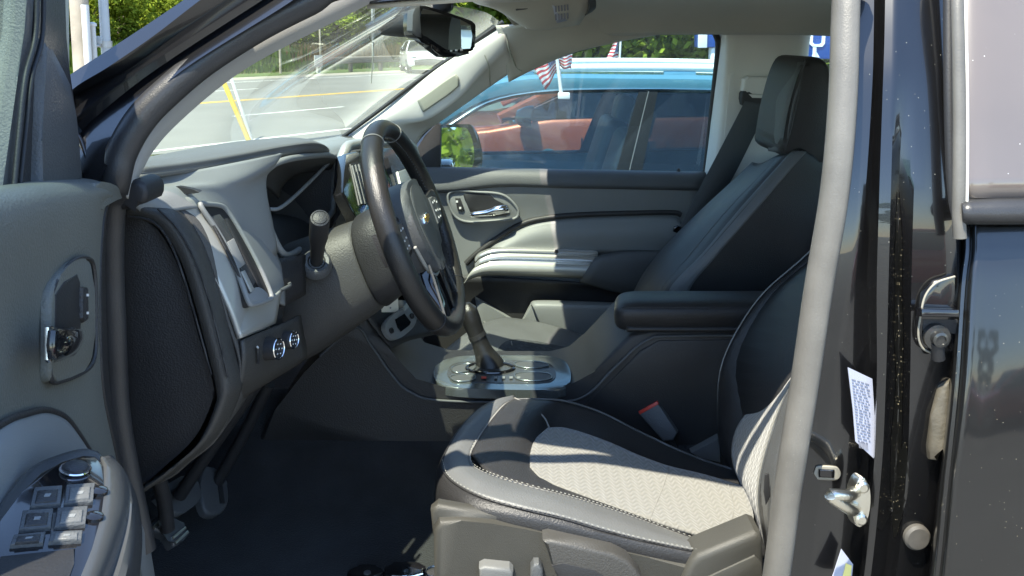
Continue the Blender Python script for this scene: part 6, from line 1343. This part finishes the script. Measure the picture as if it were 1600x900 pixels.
def flag(label, stick, corners, ripple, Y0, clip=True):
    """stick: two photo points; corners: hoist top, hoist bottom, fly bottom, fly top"""
    a, b = p(*stick[0], Y0), p(*stick[1], Y0); t = thing('car_flag', label, 'flag', b, 'small flags clipped to car windows')
    obj('stick', tube_bm([b, a], .0085, 8), M['white_plastic'], t, angle=60)
    if clip: obj('clip', box_bm(b + q3(.012, 0, -.005), (.055, .03, .03), bevel=.005), M['white_plastic'], t)
    ht, hb, fb, ft = [p(*c, Y0) for c in corners]; n, mN = 14, 8; vs, uvs, fs = [], [], []
    for i in range(n + 1):
        for j in range(mN + 1):
            u, v = i / n, j / mN; q = ht.lerp(ft, u).lerp(hb.lerp(fb, u), 1 - v) if False else (hb.lerp(fb, u)).lerp(ht.lerp(ft, u), v)
            q = q + Vector((0, ripple * math.sin(u * 7 + v * 2.2), 0)) + Vector((.2, 0, .6)) * (ripple * .25 * math.sin(u * 9)); vs.append(q); uvs.append((u, v))
    for i in range(n):
        for j in range(mN): k = i * (mN + 1) + j; fs.append((k, k + 1, k + mN + 2, k + mN + 1))
    me = bpy.data.meshes.new('flag_cloth'); me.from_pydata(vs, [], fs); uv = me.uv_layers.new(name='uv')
    for l in me.loops: uv.data[l.index].uv = uvs[l.vertex_index]
    for q_ in me.polygons: q_.use_smooth = True
    me.materials.append(FM); o = bpy.data.objects.new('cloth', me); C.objects.link(o); adopt(o, t); o.modifiers.new('t', 'SOLIDIFY').thickness = .002
    return t
flag('striped flag blown left of its white stick, nearest the windscreen of the blue car', [(869, 80), (877, 148)], [(870, 84), (872, 108), (852, 142), (826, 92)], .03, 3.05)
flag('upright striped flag to the right of the white stick on the blue car', [(868, 78), (875, 122)], [(869, 80), (871, 104), (892, 108), (897, 70)], .03, 3.09, clip=False)
flag('furled star and stripe flag on the far car, above the blue roof', [(970, 58), (968, 98)], [(967, 62), (966, 98), (944, 100), (960, 66)], .02, 6.0, clip=False)

# ================================================================== BLUE SIGNS AND A WHITE BUILDING
signblue = mat('sign_blue', (.012, .07, .32), .35, coat=.3); signwhite = mat('sign_white', (.80, .82, .84), .4)
def sign(label, u0, u1, v0, v1, Y, th, edge_u=None, base=True):
    a, b = p(u0, v1, Y), p(u1, v0, Y); c = (a + b) / 2; t = thing('dealer_sign', label, 'sign', Vector((c.x, Y, 0)))
    obj('panel', box_bm(c, (b.x - a.x, th, b.z - a.z), bevel=.02), signblue, t)
    if edge_u: e = p(edge_u, v1, Y); obj('edge_strip', box_bm(q3((a.x + e.x) / 2, Y - th * .5 - .02, c.z), (e.x - a.x, .05, b.z - a.z + .01), bevel=.01), signwhite, t)
    if base: obj('post', box_bm(q3(c.x, Y + .0, (a.z) / 2), (.3, .2, a.z), bevel=.02), signwhite, t)
    return t
sign('blue sign with a pale left edge above the hedge, seen in the passenger window', 1087, 1160, 20, 74, 14.0, .3, 1101)
t = sign('blue sign with a big white letter U, seen through the rear side window', 1250, 1420, 0, 92, 8.6, .25)
def PSn(u, v): return p(u, v, 8.46)
bm = bmesh.new(); ol = [(1265, 50), (1271, 51), (1270, 66), (1273, 69), (1281, 69), (1284, 67), (1285, 52), (1290, 52), (1289, 68), (1285, 73), (1270, 73), (1264, 68)]
prism_bm([PSn(u, v) for u, v in ol], (0, .05, 0), bm=bm); obj('letter', bm, signwhite, t, smooth=False)
obj('letter_foot', prism_bm([PSn(u, v) for u, v in [(1256, 66), (1261, 66), (1261, 71), (1254, 71)]], (0, .05, 0)), signwhite, t, smooth=False)
# star-shaped bunting / white banner pole seen under the letter
q_ = p(1274, 86, 8.2); t = thing('pennant_pole', 'thin white pole with a pale pennant in front of the blue sign', 'pennant pole', q3(q_.x, q_.y, 0)); obj('shaft', tube_bm([q3(q_.x, q_.y, 0), p(1273, 74, 8.2)], .02, 8), signwhite, t); obj('pennant', prism_bm([p(1273, 76, 8.2), p(1281, 90, 8.2), p(1269, 88, 8.2)], (0, .01, 0)), signwhite, t)
bw = mat('white_cladding', (.72, .72, .70), .6, bump=(6, .2), mott=(.4, .05))
t = thing('dealership_building', 'white flat roofed building mirrored in the door mirror', 'building', (30, -2, 0))
obj('wall', box_bm(q3(33, -3.5, 2.2), (10, 7, 4.4)), bw, t); obj('roof_edge', box_bm(q3(33, -3.5, 4.5), (10.4, 7.4, .3)), gmat, t)
for i in range(4): obj('window', box_bm(q3(27.97, -5.8 + i * 1.6, 1.8), (.08, 1.2, 1.6)), M['screen'], t)

# ================================================================== LOOSE THINGS IN THE CABIN
cw = p(608, 478, .84); nC = Vector((.5, -.85, .15)).normalized()
cd_ = slabn('white_card', [(595, 469), (622, 463), (623, 488), (597, 488)], cw, nC, .003, mat('card_stock', (.74, .72, .62), .7), None, bevel=.0006)
tag(cd_, 'small white card with one dark dot tucked below the steering column', 'card')
obj('dot', lathe_bm(pp(610, 481, cw + nC * .0006, nC), nC, [(0, .0018), (.0004, .0018), (.0005, .0001)], 12), M['ink'], cd_)
kq = pz(632, 888, .667); kf = thing('key_fob', 'black key fob with a chrome ring lying on the floor carpet by the seat', 'key fob', kq)
fob = [kq + q3(a, b, 0) for a, b in [(-.034, -.012), (-.02, -.020), (.02, -.020), (.036, -.010), (.038, .004), (.03, .016), (0, .02), (-.028, .016), (-.036, .002)]]
obj('shell', prism_bm(cr(fob, 4, closed=True), (0, 0, -.014), .005, 3), M['gloss'], kf)
obj('chrome_edge', tube_bm(cr([kq + q3(-.02, -.021, -.002), kq + q3(.01, -.0215, -.002), kq + q3(.034, -.012, -.002)], 4), .0028, 8), M['chrome'], kf)
rc = kq + q3(.055, -.004, -.004)
obj('key_ring', loop_tube_bm([rc + q3(.016 * math.cos(a), .016 * math.sin(a), 0) for a in [2 * math.pi * i / 24 for i in range(24)]], .0022, 8, nrm=Vector((0, 0, 1))), M['chrome'], kf, angle=80)
kq = pz(571, 893, .665); kf = thing('remote_fob', 'plain round black remote left of the key fob on the carpet', 'remote', kq)
obj('shell', prism_bm([kq + q3(.034 * math.cos(a), .022 * math.sin(a), 0) for a in [2 * math.pi * i / 28 for i in range(28)]], (0, 0, -.014), .005, 3), M['gloss'], kf)
obj('button', lathe_bm(kq + q3(.004, -.004, 0), (0, 0, 1), [(-.002, .007), (.0015, .0065), (.002, .0001)], 14), M['charcoal'], kf)
